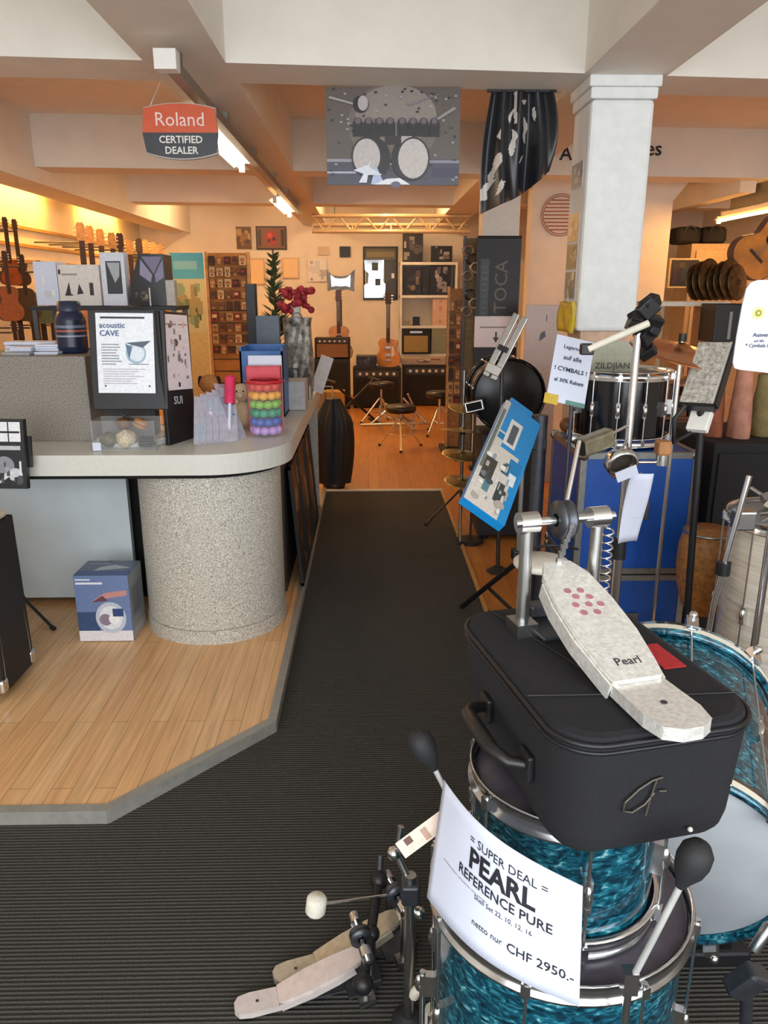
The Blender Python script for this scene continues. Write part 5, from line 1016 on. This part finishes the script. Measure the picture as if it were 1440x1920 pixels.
# black drum on a crate
bz = atY(955, 812, 5.0).z; a, b = atY(885, 850, 5.0).x, atY(1020, 850, 5.0).x
o = thing('crate', 'dark grey flight crate under the black drum beside the cymbal tree', 'crate', (a+.05, 4.95, -.006)); MB().bx(0, b-a-.05, 0, .4, .03, bz).build('body', mat('dark_crate', '2a292c', .6, var=.25), o, bev=.008)
for x in (.05, b-a-.1):
    for y in (.05, .35): MB().cyl((x, y, 0), (x, y, .032), .025, n=10).build('castor', RUBBER, o)
dc = atY(955, 742, 4.95); rr_ = .24
Md = Matrix.Translation(Vector((dc.x, 4.97, bz+rr_+.012)))@Matrix.Rotation(-PI/2, 4, 'X')
drum('bass_drum', 'black bass drum standing on the dark crate, facing the aisle', 'drum', None, rr_-.018, .34, BWRAP, 8, mat('black_head', '1b1d20', .3, var=.3), hoopm=BWRAP, M=Md)
# upright foot plate
M, w, h = slab4((0.8083, 4.3906, 1.5095), (0.8837, 4.3592, 1.4761), (0.7133, 4.3090, 1.1382), (0.6379, 4.3404, 1.1716)); o = thing('hi_hat_pedal', 'silver foot plate of a hi-hat pedal standing upright in front of the black drum', 'pedal', M=M)
for x0, x1 in ((0, w*.42), (w*.55, w)): MB().bx(x0, x1, 0, .018, 0, h).build('foot_bar', STEEL, o, bev=.004)
MB().bx(w*.0, w, -.01, .0, h*.06, h*.2).build('heel_block', CHROME, o, bev=.004); MB().bx(w*.1, w*.8, -.008, .0, h*.42, h*.5).build('cross_block', BLACK, o, bev=.003)
f = M.inverted()@Vector((atY(935, 700, 4.3).x+.05, 4.34, -.0)); MB().cyl((w*.5, .03, h*.4), f, .012, n=10).build('post', DSTEEL, o); MB().cyl(f, f+(M.inverted().to_3x3()@Vector((0, 0, .025))), .07, .03, n=16).build('foot', RUBBER, o)
# cymbal tree left of the crate
p = atY(868, 800, 5.1); p.x -= .0; o = thing('cymbal_tree', 'chrome stand carrying a column of tilted cymbals at the right of the back floor', 'stand', (p.x, 5.1, .0)); MB().cyl((0, 0, 0), (0, 0, 1.12), .011, n=12).build('post', STEEL, o); tripod(o, .3, .28, STEEL)
for k, (py, r, tx, nm) in enumerate(((762, .10, .2, 'topmost'), (806, .15, -.15, 'second'), (850, .14, .1, 'third'), (900, .12, .15, 'lowest'))):
    z = atY(868, py, 5.1).z; MB().cyl((0, 0, z-.03), (0, 0, z-.005), .02, n=12).build('felt', BLACK, o); cymbal('small bronze cymbal on the cymbal tree, %s of four' % nm, (p.x, 5.1, z-.012), r, (tx, .12, 0), mat('pale_bronze', 'c8b878', .3, .9, var=.2, scale=40), 'cymbals on the cymbal tree')
q = atY(890, 762, 4.9); M, w, h = slab4((0.5945, 4.8119, 0.9455), (0.7125, 4.8001, 0.9746), (0.7283, 4.7881, 0.9056), (0.6103, 4.7998, 0.8765)); o = thing('cowbell', 'small silver cowbell with dark mouth clamped beside the cymbal tree', 'cowbell', M=M); MB().box((w/2, .05, h/2), (w, .1, h)).build('bell', STEEL, o, bev=.008); MB().bx(w*.1, w*.9, -.002, 0, h*.15, h*.85).build('mouth', VOID, o); f = M.inverted()@Vector((q.x, 4.9, 0)); MB().cyl((w/2, .05, 0), f, .008, n=8).build('post', DSTEEL, o); MB().cyl(f, f+(M.inverted().to_3x3()@Vector((0, 0, .02))), .09, n=14).build('foot', BLACK, o)
# hardware stand with blue carton
sp = Vector((.72, 3.2, 0)); o = thing('hardware_stand', 'thick grey hardware stand behind the blue catalogue box, black tripod feet', 'stand', sp); t = MB().cyl((0, 0, .1), (0, 0, 1.12), .034, n=18); t.build('post', DSTEEL, o); MB().cyl((-.062, -.0, .45), (-.062, 0, 1.08), .013, n=12).build('side_tube', STEEL, o)
for z in (.5, 1.0): MB().box((-.03, 0, z), (.12, .06, .05)).build('clamp', BLACK, o, bev=.006)
for e in (atZ(866, 1142, .0), Vector((.62, 2.72, 0)), Vector((.80, 2.74, 0))):
    e = e-sp; e.z = .014; l = MB().tube([(0, 0, .52), e], .013, 10).build('leg', BLACK, o); MB().ball(e, .014, n=10, m=6).build('rubber_foot', RUBBER, l); MB().cyl((0, 0, .16), Vector((0, 0, .52)).lerp(e, .6), .009, n=8).build('brace', BLACK, o)
M, w, h = slab4((0.5715, 3.1247, 1.2196), (0.7194, 3.1096, 1.1151), (0.4664, 2.4846, 0.8473), (0.3185, 2.4997, 0.9518)); o = thing('catalogue_box', 'blue and white product box tilted in front of the grey hardware stand', 'box', M=M)
MB().bx(0, w*.95, 0, .035, 0, h*.93).build('carton', mat('cyan_card', '1b8fd6', .35, var=.08), o, bev=.002); MB().bx(w*.1, w*.7, .006, .03, h*.93, h*1.0).build('flap', mat('cyan_card', ''), o)
rb2 = random.Random(21); art(o, w*.95, h*.93, [('r', 0, 0, .8, .56, 'ddd6cc'), ('r', .02, .5, .3, .7, 'd8d4ca'), ('r', 0, .5, .14, 1, 'd2cdc2'), ('r', .62, .36, .93, .52, '1d86c4'), ('r', .14, .62, .32, .68, '1d7fb8'), ('r', .3, .6, .62, .86, 'e6e6e2'), ('r', .38, .63, .55, .82, '55606a'), ('r', .1, .22, .38, .42, '4a443c'), ('r', .25, .14, .4, .24, '5d8a94'), ('r', .55, .12, .72, .28, '3f4a4a'), ('r', .7, .3, .88, .4, 'e8ecf0'), ('r', .55, .36, .68, .46, '2d6f88'), ('r', .02, .3, .1, .9, '6f7a74')]+busy(rb2, ['7a8088', 'b8b0a4', 'f2efe8', '4a5058', '8fa8b4'], 26, .02, .08, .02, .92, .02, .48), 'print', -.0012, bg='2593d8')
MB().cyl((w*.8, .03, h*.55), (w*.9, .17, h*.6), .008, n=8).build('hook', DSTEEL, o)
# blue flight cases
BLUE = mat('flight_blue', '0d4aa0', .4, var=.12, scale=8); ALU = mat('alu_edge', '8a8a86', .35, .7, var=.15)
def flight(label, z, h):
    o = thing('flight_case', label, 'flight case', (.85, 3.0, z), group='stacked blue flight cases'); w, d = .48, .5; MB().bx(.004, w-.004, .004, d-.004, .004, h-.004).build('panel', BLUE, o)
    t = MB()
    for x in (0, w):
        for y in (0, d): t.box((x+(.012 if x == 0 else -.012), y+(.012 if y == 0 else -.012), h/2), (.026, .026, h))
    for zz in (.012, h-.012):
        for y in (0, d): t.box((w/2, y+(.012 if y == 0 else -.012), zz), (w, .026, .024))
        for x in (0, w): t.box((x+(.012 if x == 0 else -.012), d/2, zz), (.026, d, .024))
    t.build('edging', ALU, o)
    for x in (0, w):
        for y in (0, d):
            for zz in (0.006, h-.006): MB().ball((x+(.012 if x == 0 else -.012), y+(.012 if y == 0 else -.012), zz+(.006 if zz < .1 else -.006)), .024, n=10, m=6).build('corner', STEEL, o)
    MB().box((w*.5, -.004, h*.55), (.1, .012, .09)).build('latch', mat('dull_latch', '6f6d66', .4, .7), o, bev=.003); MB().ring((w-.0, .02, .07), (0, 1, 0), .025, .006, 20, 6).build('ring_handle', STEEL, o); return o
flight('blue flight case with alloy edges on the floor, under the other blue case', .0, .475); flight('blue flight case stacked on top of the other blue case, black drum on it', .482, .515)
drum('tom_drum', 'black gloss tom with chrome lugs standing on the upper blue flight case', 'drum', (1.075, 3.26, 1.02), .19, .27, BWRAP, 12, mat('black_head', ''), a0=-1.4)
M, w, h = slab4((0.9444, 3.3385, 1.4133), (1.1363, 3.2807, 1.4180), (1.1344, 3.2614, 1.2588), (0.9425, 3.3191, 1.2541)); o = thing('cymbal_card', 'grey-green card with serif lettering leaning on the black tom', 'card', M=M); MB().bx(0, w, 0, .01, 0, h).build('board', mat('grey_green_card', 'b7b9a6', .7, var=.1, scale=60), o); lettering(o, [('ZILDJIAN', h*.22, w*.5, h*.36, 'CENTER', .6)], mat('dark_grey_ink', '4a4a46'), y=-.002)
for nm, px, py, m, lb in (('maraca', 1040, 782, WOODM, 'brown wooden maraca lying on the back corner of the upper blue case'), ('red_ball_shaker', 1078, 790, mat('red_gloss', 'a81828', .25), 'red ball shaker on the upper blue case, under the cymbals sign')):
    p = atY(px, py, 3.42); t = MB().ball((0, 0, .035), (.04, .035, .035), n=16); p.z = 1.005; p.x = max(p.x, .9); o = t.build(nm, m, loc=p); tag(o, lb, 'shaker')
# cymbals sale sign
M, w, h = slab4((0.6769, 2.8069, 1.4724), (0.8132, 2.8030, 1.4419), (0.7610, 2.6936, 1.2225), (0.6247, 2.6975, 1.2529)); o = thing('sale_sign', 'white paper sign offering cymbals at a discount, tilted on its stand', 'sign', M=M); MB().bx(0, w, 0, .004, 0, h).build('sheet', PAPER, o)
lettering(o, [('Lagernd', .020, w*.45, h*.84, 'CENTER', .3), ('auf alle', .024, w*.5, h*.68, 'CENTER', .5), ('! CYMBALS !', .0225, w*.5, h*.5, 'CENTER', .8), ('al 30% Rabatt', .0195, w*.5, h*.33, 'CENTER', .8)], mat('blue_black', '2c3648'), y=-.002)
MB().bx(-.008, w*.3, -.003, .001, -.012, h*.1).build('yellow_corner', mat('mustard_card', 'c9a83c'), o); MB().bx(w*.5, w, -.002, 0, .0, h*.06).build('green_edge', mat('green_edge', '5d8a80'), o)
f = M.inverted()@Vector((.74, 2.8, 0)); MB().cyl((w*.6, .012, h*.6), f, .007, n=8).build('post', DSTEEL, o); MB().cyl(f, f+(M.inverted().to_3x3()@Vector((0, 0, .02))), .08, n=16).build('foot', BLACK, o)
# percussion stand
ps_ = Vector((.862, 2.5, 0)); o = thing('percussion_stand', 'tall chrome percussion stand with black clamp head before the blue cases', 'stand', ps_); MB().cyl((0, 0, .1), (0, 0, .75), .017, n=14).build('lower_tube', CHROME, o); MB().cyl((0, 0, .75), (0, 0, 1.5), .0125, n=14).build('upper_tube', CHROME, o); MB().cyl((0, 0, .73), (0, 0, .8), .024, n=14).build('collar', BLACK, o); MB().cyl((0, 0, .45), (0, 0, .5), .025, n=14).build('collar', STEEL, o); tripod(o, .4, .3, CHROME, .009, .2)
t = MB(); rb3 = random.Random(2)
for k in range(11): t.box((rb3.uniform(-.04, .05), rb3.uniform(-.03, .03), rb3.uniform(1.42, 1.6)), (rb3.uniform(.03, .06), .04, rb3.uniform(.03, .06)), rot=(rb3.random(), rb3.random(), rb3.random()))
t.build('clamp_head', BLACK, o, bev=.005)
A, B = atY(1102, 655, 2.42)-ps_, atY(1216, 606, 2.42)-ps_; MB().cyl(A, B, .011, n=14).build('boom_arm', CREAM, o); MB().box(A+Vector((.0, .01, .0)), (.04, .03, .035)).build('wing_nut', BLACK, o, bev=.004)
def bell(label, px, py, Y, w, h, d, rot, m):
    p = atY(px, py, Y); o = thing('cowbell', label, 'cowbell', p, group='cowbells on the percussion stand'); o.rotation_euler = rot
    MB().prism(rrect(w, h, h*.2, 4), 0, d, M=Matrix.Rotation(-PI/2, 4, 'X')).build('bell', m, o, bev=.002); MB().prism(rrect(w*.9, h*.84, h*.2, 4), -.001, .002, M=Matrix.Rotation(-PI/2, 4, 'X')).build('mouth', VOID, o)
    R = Matrix.Rotation(rot[2], 3, 'Z').inverted(); e = R@(Vector((ps_.x, ps_.y, p.z))-p); MB().cyl((0, d*.4, 0), e, .005, n=8).build('bracket', CHROME, o); return o
bell('brushed steel cowbell with its mouth to the left on the percussion stand', 1088, 840, 2.36, .05, .06, .12, (.2, .0, -1.1), mat('brushed_olive', '9a937c', .35, .85, var=.2, scale=60))
o = thing('jam_ring', 'round chrome-rimmed tambourine with white tag on the percussion stand', 'tambourine', atY(1165, 868, 2.4)); o.rotation_euler = (.35, 0, .1)
MB().lathe([(.042, -.02), (.05, -.02), (.052, .02), (.044, .02), (.042, -.02)], (0, 0, 0), (0, 1, 0), 32).build('rim', CHROME, o); MB().lathe([(.001, .01), (.043, .012)], (0, 0, 0), (0, 1, 0), 28).build('skin', mat('dark_skin', '3a3029', .6), o); MB().box((.012, -.03, -.022), (.07, .004, .04), rot=(0, -.45, 0)).build('tag', PAPER, o)
MB().cyl((.0, .03, 0), Vector((ps_.x, ps_.y, 0))-Vector((o.location.x, o.location.y, -.02)), .006, n=8).build('bracket', CHROME, o)
p = atY(1242, 850, 2.5); o = thing('wood_block', 'tan wood block on a chrome clamp at the right of the percussion stand', 'wood block', p); MB().box((0, 0, .02), (.045, .05, .05)).build('block', mat('tan_wood', ''), o, bev=.008); MB().cyl((0, 0, -.04), (0, 0, .0), .02, n=12).build('clamp', CHROME, o); MB().cyl((0, 0, -.03), (ps_.x-p.x, ps_.y-p.y, -.03), .006, n=8).build('bracket', CHROME, o)
M, w, h = slab4((0.8500, 2.4098, 1.0531), (0.9226, 2.4210, 1.0534), (0.9162, 2.4688, 0.7975), (0.8436, 2.4576, 0.7972)); o = thing('price_slip', 'long white price slip hanging from the percussion stand over the blue case', 'price slip', M=M)
MB().grid(lambda u, v: (w*u, .012*math.sin(3*v+2*u), h*v), 6, 10, th=.001).build('slip', PAPER, o); lettering(o, [('- - -', .02, w*.5, h*.4)], mat('grey_ink', ''), y=-.016); MB().cyl((w*.5, .005, h), M.inverted()@(ps_+Vector((0, 0, .9))), .003, n=6).build('wire', STEEL, o)
p = atY(1222, 642, 3.1); o = thing('cymbal_stand', 'thin chrome cymbal stand behind the percussion stand', 'stand', (p.x, 2.80, 0)); MB().cyl((0, 0, .1), (0, 0, p.z+.03), .008, n=10).build('post', CHROME, o); tripod(o, .25, .14, CHROME, .007); MB().cyl((0, 0, p.z+.022), (0, 0, p.z+.05), .014, n=10).build('wing_nut', BLACK, o)
cymbal('copper-coloured cymbal seen nearly edge-on right of the percussion stand', (p.x+.0, 2.80, p.z-.02), .185, (.2, .16, 0), mat('copper_bronze', 'c98a5c', .3, 1., var=.1), None)
# drum pad on bracket
M, w, h = slab4((1.1402, 2.6900, 1.4522), (1.2234, 2.6060, 1.4571), (1.1384, 2.5105, 1.2615), (1.0552, 2.5945, 1.2567)); o = thing('drum_pad', 'tilted grey speckled electronic drum pad on a black bracket stand', 'drum pad', M=M); MB().bx(0, w*.9, 0, .03, 0, h).build('pad_body', speckle('pad_speckle', [(.35, '6a645c'), (.46, 'a29c92'), (.58, 'cbc6bc'), (.7, 'e6e0d2')], 60), o, bev=.003); MB().bx(w*.905, w, 0, .03, 0, h).build('pale_edge', mat('pale_edge', 'c9c5bc'), o); MB().bx(w, w+.006, -.004, .034, 0, h).build('black_edge', BLACK, o); MB().bx(0, w, -.004, .034, -.012, 0).build('lower_edge', BLACK, o)
R_ = M.inverted(); f = R_@Vector((1.20, 2.62, 0)); p0 = R_@atY(1312, 790, 2.58); MB().box(p0, (.07, .03, .075)).build('mount_block', WHITE, o, bev=.004); MB().cyl(p0+Vector((0, .012, 0)), Vector((w*.5, .035, h*.1)), .014, n=10).build('arm', BLACK, o); MB().cyl(p0+Vector((0, .015, 0)), f, .013, n=10).build('post', BLACK, o); MB().cyl(f, f+(R_.to_3x3()@Vector((0, 0, .02))), .1, n=16).build('foot', BLACK, o); MB().tube([R_@atY(1285, 760, 2.55), R_@atY(1265, 785, 2.55), R_@atY(1262, 830, 2.56), R_@atY(1295, 812, 2.58)], .008, 8).build('cable', BLACK, o)
# white notice at the right edge
Yn = 1.9; o = thing('notice_card', 'large white notice card with a yellow emblem at the right edge', 'sign', (atY(1375, 690, Yn).x, Yn, atY(1375, 690, Yn).z)); px_ = [(1540, 524), (1420, 525), (1406, 530), (1398, 542), (1390, 575), (1380, 630), (1373, 680), (1376, 690), (1386, 693), (1440, 699), (1540, 703)]
pts = [((atY(*q, Yn)-o.location).x, (atY(*q, Yn)-o.location).z) for q in px_][::-1]; MB().prism(pts, 0, .004, M=XZ).build('card', PAPER, o)
loc = lambda q: atY(*q, Yn)-o.location
c = loc((1420, 587)); t = MB(); k1 = 24
t.prism([(c.x+(.012 if k % 2 else .0175)*math.cos(2*PI*k/k1), c.z+(.012 if k % 2 else .0175)*math.sin(2*PI*k/k1)) for k in range(k1)], .0045, .0052, M=XZ, mi=0); t.prism([(c.x+.008*math.cos(2*PI*k/k1), c.z+.008*math.sin(2*PI*k/k1)) for k in range(k1)], .0053, .006, M=XZ, mi=1); t.prism([(c.x+.003*math.cos(2*PI*k/k1), c.z+.003*math.sin(2*PI*k/k1)) for k in range(k1)], .0061, .0066, M=XZ, mi=2); t.build('emblem', [mat('sun_yellow', 'e3dc8a'), mat('sun_olive', '8f8a24'), mat('sun_pale', 'f2e88a')], o)
q1, q2, q3 = loc((1410, 628)), loc((1412, 639)), loc((1402, 648)); lettering(o, [('Ausverkauf', .0135, q1.x, q1.z, 'LEFT', .8), ('auf alle', .009, q2.x, q2.z, 'LEFT', 0), ('* Cymbals & Sticks *', .012, q3.x-.008, q3.z, 'LEFT', .5)], mat('blue_black', ''), y=-.0048)
MB().cyl((.16, .012, .1), (.16, .012, -o.location.z), .01, n=10).build('post', CHROME, o); MB().cyl((.16, .012, -o.location.z), (.16, .012, -o.location.z+.02), .1, n=18).build('foot', BLACK, o)
# white satin drums at the right edge
wd_ = drum('floor_tom', 'white satin floor tom with chrome rim standing at the right edge', 'drum', (1.41, 2.40, .30), .205, .60, SATIN, 8, HEADW, a0=.5)
q = Vector((1.41, 2.40, .30)); A, B = atY(1405, 892, 2.2)-q, atY(1338, 1130, 2.2)-q; B2 = Vector((B.x-.03, B.y, -.28)); l = MB().tube([A, B, B2], .009, 10).build('leg', CHROME, wd_); MB().cyl(B2, B2-Vector((0, 0, .02)), .016, n=12).build('rubber_foot', RUBBER, l)
Mm = A.lerp(B, .72); MB().cyl(Mm-Vector((0, 0, .02)), Mm+Vector((0, 0, .02)), .022, n=14).build('memory_lock', BLACK, wd_); MB().box(A.lerp(B, .35)+Vector((.03, .02, 0)), (.06, .05, .06)).build('leg_bracket', CHROME, wd_, bev=.006)
for a in (-.6, 1.6): e = Vector((math.cos(a)*.23, math.sin(a)*.23, -.28)); l = MB().tube([Vector((math.cos(a)*.22, math.sin(a)*.22, .3)), e], .009, 10).build('leg', CHROME, wd_); MB().cyl(e, e-Vector((0, 0, .02)), .016, n=12).build('rubber_foot', RUBBER, l)
p = atY(1418, 965, 2.2)-q; o = thing('drum_clamp', 'tangle of chrome drum clamps lying on top of the white floor tom', 'clamp', (1.36, 2.34, .92)); t = MB(); rb4 = random.Random(12)
for k in range(9): c = Vector((rb4.uniform(-.07, .07), rb4.uniform(-.07, .07), rb4.uniform(.01, .09))); d = Vector((rb4.uniform(-1, 1), rb4.uniform(-1, 1), rb4.uniform(-.6, .6))).normalized()*.06; t.cyl(c-d, c+d, .008, n=8); t.box(c, (.03, .03, .026), rot=(k, k*.7, 0))
t.build('clamps', STEEL, o)
MB().cyl((-.0, 0, -.002), (0, 0, .15), .012, n=10).build('rod', CHROME, o)
drum('tom_drum', 'small white satin tom on top of the white floor tom at the right edge', 'drum', (1.52, 2.48, .925), .10, .22, SATIN, 6, HEADW, a0=.2)
o = thing('hand_drum', 'tan wooden hand drum behind the white floor tom', 'drum', (1.31, 2.80, -.006)); MB().lathe([(.05, .40), (.075, .44), (.098, .52), (.107, .60), (.105, .68), (.09, .745), (.001, .747)], n=40).build('shell', mat('tan_drum', 'a8713a', .5, var=.35, scale=50), o); MB().ring((0, 0, .735), (0, 0, 1), .092, .006, 36, 8).build('hoop', STEEL, o); MB().cyl((0, 0, .1), (0, 0, .42), .012, n=10).build('post', BLACK, o); tripod(o, .25, .12, BLACK)
# practice pad behind the pedal
p = atY(1015, 1055, 2.2); o = thing('practice_pad', 'round white practice pad on a black stand behind the silver pedal', 'practice pad', (p.x, p.y, 0)); MB().lathe([(.001, p.z-.012), (.08, p.z-.012), (.085, p.z-.006), (.085, p.z+.004), (.078, p.z+.01), (.001, p.z+.011)], n=40).build('pad', mat('pad_white', 'd9d4c8', .6), o); MB().cyl((0, 0, .1), (0, 0, p.z-.012), .014, n=12).build('post', BLACK, o); MB().ring((.055, .02, p.z+.02), (0, 0, 1), .085, .004, 30, 6, a0=.2, a1=2.6).build('cable_loop', BLACK, o); tripod(o, .3, .2, BLACK, .009)
# black hardware cabinet and bags at the right
o = thing('hardware_cabinet', 'black hardware cabinet in shadow right of the blue flight cases', 'cabinet', (1.43, 3.1, -.006)); MB().bx(0, .95, 0, .55, .04, 1.02).build('body', mat('matt_black', '141316', .75, var=.2), o, bev=.006); MB().bx(.02, .93, -.012, 0, .08, .98).build('door', mat('matt_black', ''), o, bev=.003); MB().cyl((.08, -.03, .5), (.08, -.03, .64), .008, n=8).build('handle', STEEL, o)
for x in (.06, .89):
    for y in (.06, .49): MB().cyl((x, y, 0), (x, y, .045), .025, n=10).build('castor', RUBBER, o)
KRAFT = mat('kraft', 'a8785a', .8, var=.2, scale=20)
for k, (x0, x1, y0, y1, Y, c, lb) in enumerate(((1256, 1290, 690, 760, 3.25, '8a4a30', 'rust-red stick bag standing on the black cabinet left of the drum pad'), (1385, 1424, 692, 765, 3.2, 'b07a64', 'pinkish brown paper bag on the black cabinet below the notice card'), (1424, 1470, 705, 770, 3.25, '77693f', 'olive cloth bag on the black cabinet at the right edge'))):
    a, b, z0, z1 = rect(x0, y0, x1, y1, Y); a = max(a, 1.45); b = max(b, a+.09); o = thing('bag', lb, 'bag', ((a+b)/2, Y+.05, 1.016), group='bags on the black cabinet'); w = b-a; h = z1-1.014; t = MB(); N_ = 18; r5 = random.Random(k)
    rows = [[Vector((math.cos(2*PI*i/N_)*w/2*(1-.25*q*q)*(1+.1*r5.uniform(-1, 1)), math.sin(2*PI*i/N_)*.07*(1-.6*q)*(1+.1*r5.uniform(-1, 1)), h*q)) for i in range(N_)] for q in (0, .15, .4, .7, 1)]
    for A_, B_ in zip(rows, rows[1:]): t.add(A_+B_, [(i, (i+1) % N_, N_+(i+1) % N_, N_+i) for i in range(N_)], 0, True)
    t.add(rows[0], [tuple(range(N_))[::-1]]); t.add(rows[-1], [tuple(range(N_))]); t.build('bag_body', mat('bag_%d' % k, c, .8, var=.25, scale=20), o); MB().ring((0, 0, h), (0, 1, 0), w*.2, .005, 16, 6, a0=0, a1=PI).build('handle', BRN, o)
# side room: shelving, cymbals, picture, guitar
p = rect(1238, 567, 1352, 640, 5.6); o = thing('display_shelf', 'brown wooden rack with a pale top board in the side room behind the cymbals', 'rack', (p[0], 5.6, -.006)); w = p[1]-p[0]; h = p[3]
MB().bx(-.05, w+.05, 0, .45, h-.02, h+.01).build('top_board', CREAM, o)
for k in range(3): MB().bx(0, w, .03, .42, .45+.26*k, .47+.26*k).build('shelf', WOODM, o)
for x in (0, w-.03): MB().bx(x, x+.03, .02, .43, 0, h-.02).build('upright', mat('pale_upright', 'b89a74', .6), o)
for k in range(8):
    x = .06+(w-.12)*(k % 4)/4; z = (.47 if k < 4 else .73); q = MB().bx(0, (w-.14)/4.4, 0, .25, 0, .15+.04*(k % 3)); o2 = q.build('percussion_box', mat('pbox_%d' % (k % 4), ['6b2f24', '4a3428', '80583a', '2c2420'][k % 4], .6, var=.2, scale=20), loc=(p[0]+x, 5.66, z-.005)); tag(o2, '%s box on the %s shelf of the brown wooden rack, %s across' % (['red-brown', 'umber', 'tan-brown', 'blackish'][k % 4], 'lower' if k < 4 else 'upper', ['first', 'second', 'third', 'fourth'][k % 4]), 'box', 'boxes in the brown wooden rack')
zt = h-.006+.01
cr2 = [(1306+13*k, 0) for k in range(7)]
for k, (px, py) in enumerate(cr2):
    r = .13+.01*(k % 3); q = atY(px, 520, 5.82); o = cymbal('dark bronze cymbal standing on edge on the pale top board, %s from the left' % ['first', 'second', 'third', 'fourth', 'fifth', 'sixth', 'seventh', 'eighth', 'ninth', 'tenth'][k], (q.x, 5.82, zt+r+.004), r, (PI/2-.12, 0, .62), mat('dark_bronze', '5a4328', .4, .7, var=.6, scale=30), 'cymbals standing on the pale top board')
o = thing('shelf_unit', 'pale wall cupboard behind the standing cymbals in the side room', 'cupboard', (3.5, 8.7, -.006)); MB().bx(0, 1.6, .0, .4, 0, 2.12).build('body', mat('pale_cupboard', '9a8468', .6), o, bev=.004)
for x in (.05, .82): d = MB().bx(x, x+.73, -.02, 0, .1, 2.05).build('door', mat('pale_door', 'a38c6e', .6), o, bev=.003); MB().bx(x+.68, x+.7, -.05, -.02, 1.0, 1.15).build('handle', STEEL, d)
wallpic('framed_picture', 'black framed dark picture on the pale cupboard in the side room', 'picture', 1254, 484, 1312, 540, 8.5, [('r', .1, .1, .25, .9, '2a1424'), ('r', .4, .2, .6, .8, '1a2430'), ('r', .65, .15, .9, .7, '20301c'), ('r', .3, .7, .5, .9, '3a3020')], '141014', mat('pale_frame', 'a89878'), .05)
for k, (x0, x1, y0, y1) in enumerate(((1272, 1318, 446, 476), (1320, 1366, 452, 478))):
    a, b, z0, z1 = rect(x0, y0, x1, y1, 8.75); o = thing('gig_bag', 'black gig bag lying on the pale cupboard, %s one' % ('left', 'right')[k], 'bag', ((a+b)/2, 8.95, 2.118), group='gig bags on the cupboard'); t = MB().box((0, 0, .09), (b-a, .3, .18)); t.build('bag_body', BFAB, o, bev=.05, seg=4); MB().ring((0, -.15, .12), (0, 1, 0), .06, .01, 16, 6, a0=0, a1=PI).build('handle', BLACK, o)
g = guitar('orange-topped acoustic guitar hanging in the side room at the right edge', 'ac', (3.55, 6.3, 0), 0, 1., 0, mat('amber_top', 'd0822a', .3, var=.3, scale=8), MAHO, MAPLE)
p = atY(1385, 507, 6.3); g.location = (p.x, 6.3, p.z); g.rotation_euler = (0, .75, 0)
o = thing('speaker', 'black loudspeaker with grey stripe on a stand right of the brown wooden rack', 'speaker', (atY(1375, 600, 5.2).x, 5.2, -.006)); a, b, z0, z1 = rect(1342, 568, 1410, 640, 5.2); MB().bx(-(b-a)/2, (b-a)/2, 0, .25, z0, z1).build('cabinet', BLACK, o, bev=.006); MB().bx(-.03, -.01, -.004, 0, z0+.02, z1-.05).build('stripe', mat('grey_stripe', '8a8a88'), o); MB().cyl((0, .12, 0), (0, .12, z0), .018, n=10).build('post', DSTEEL, o); tripod(o, .4, .3, BLACK)
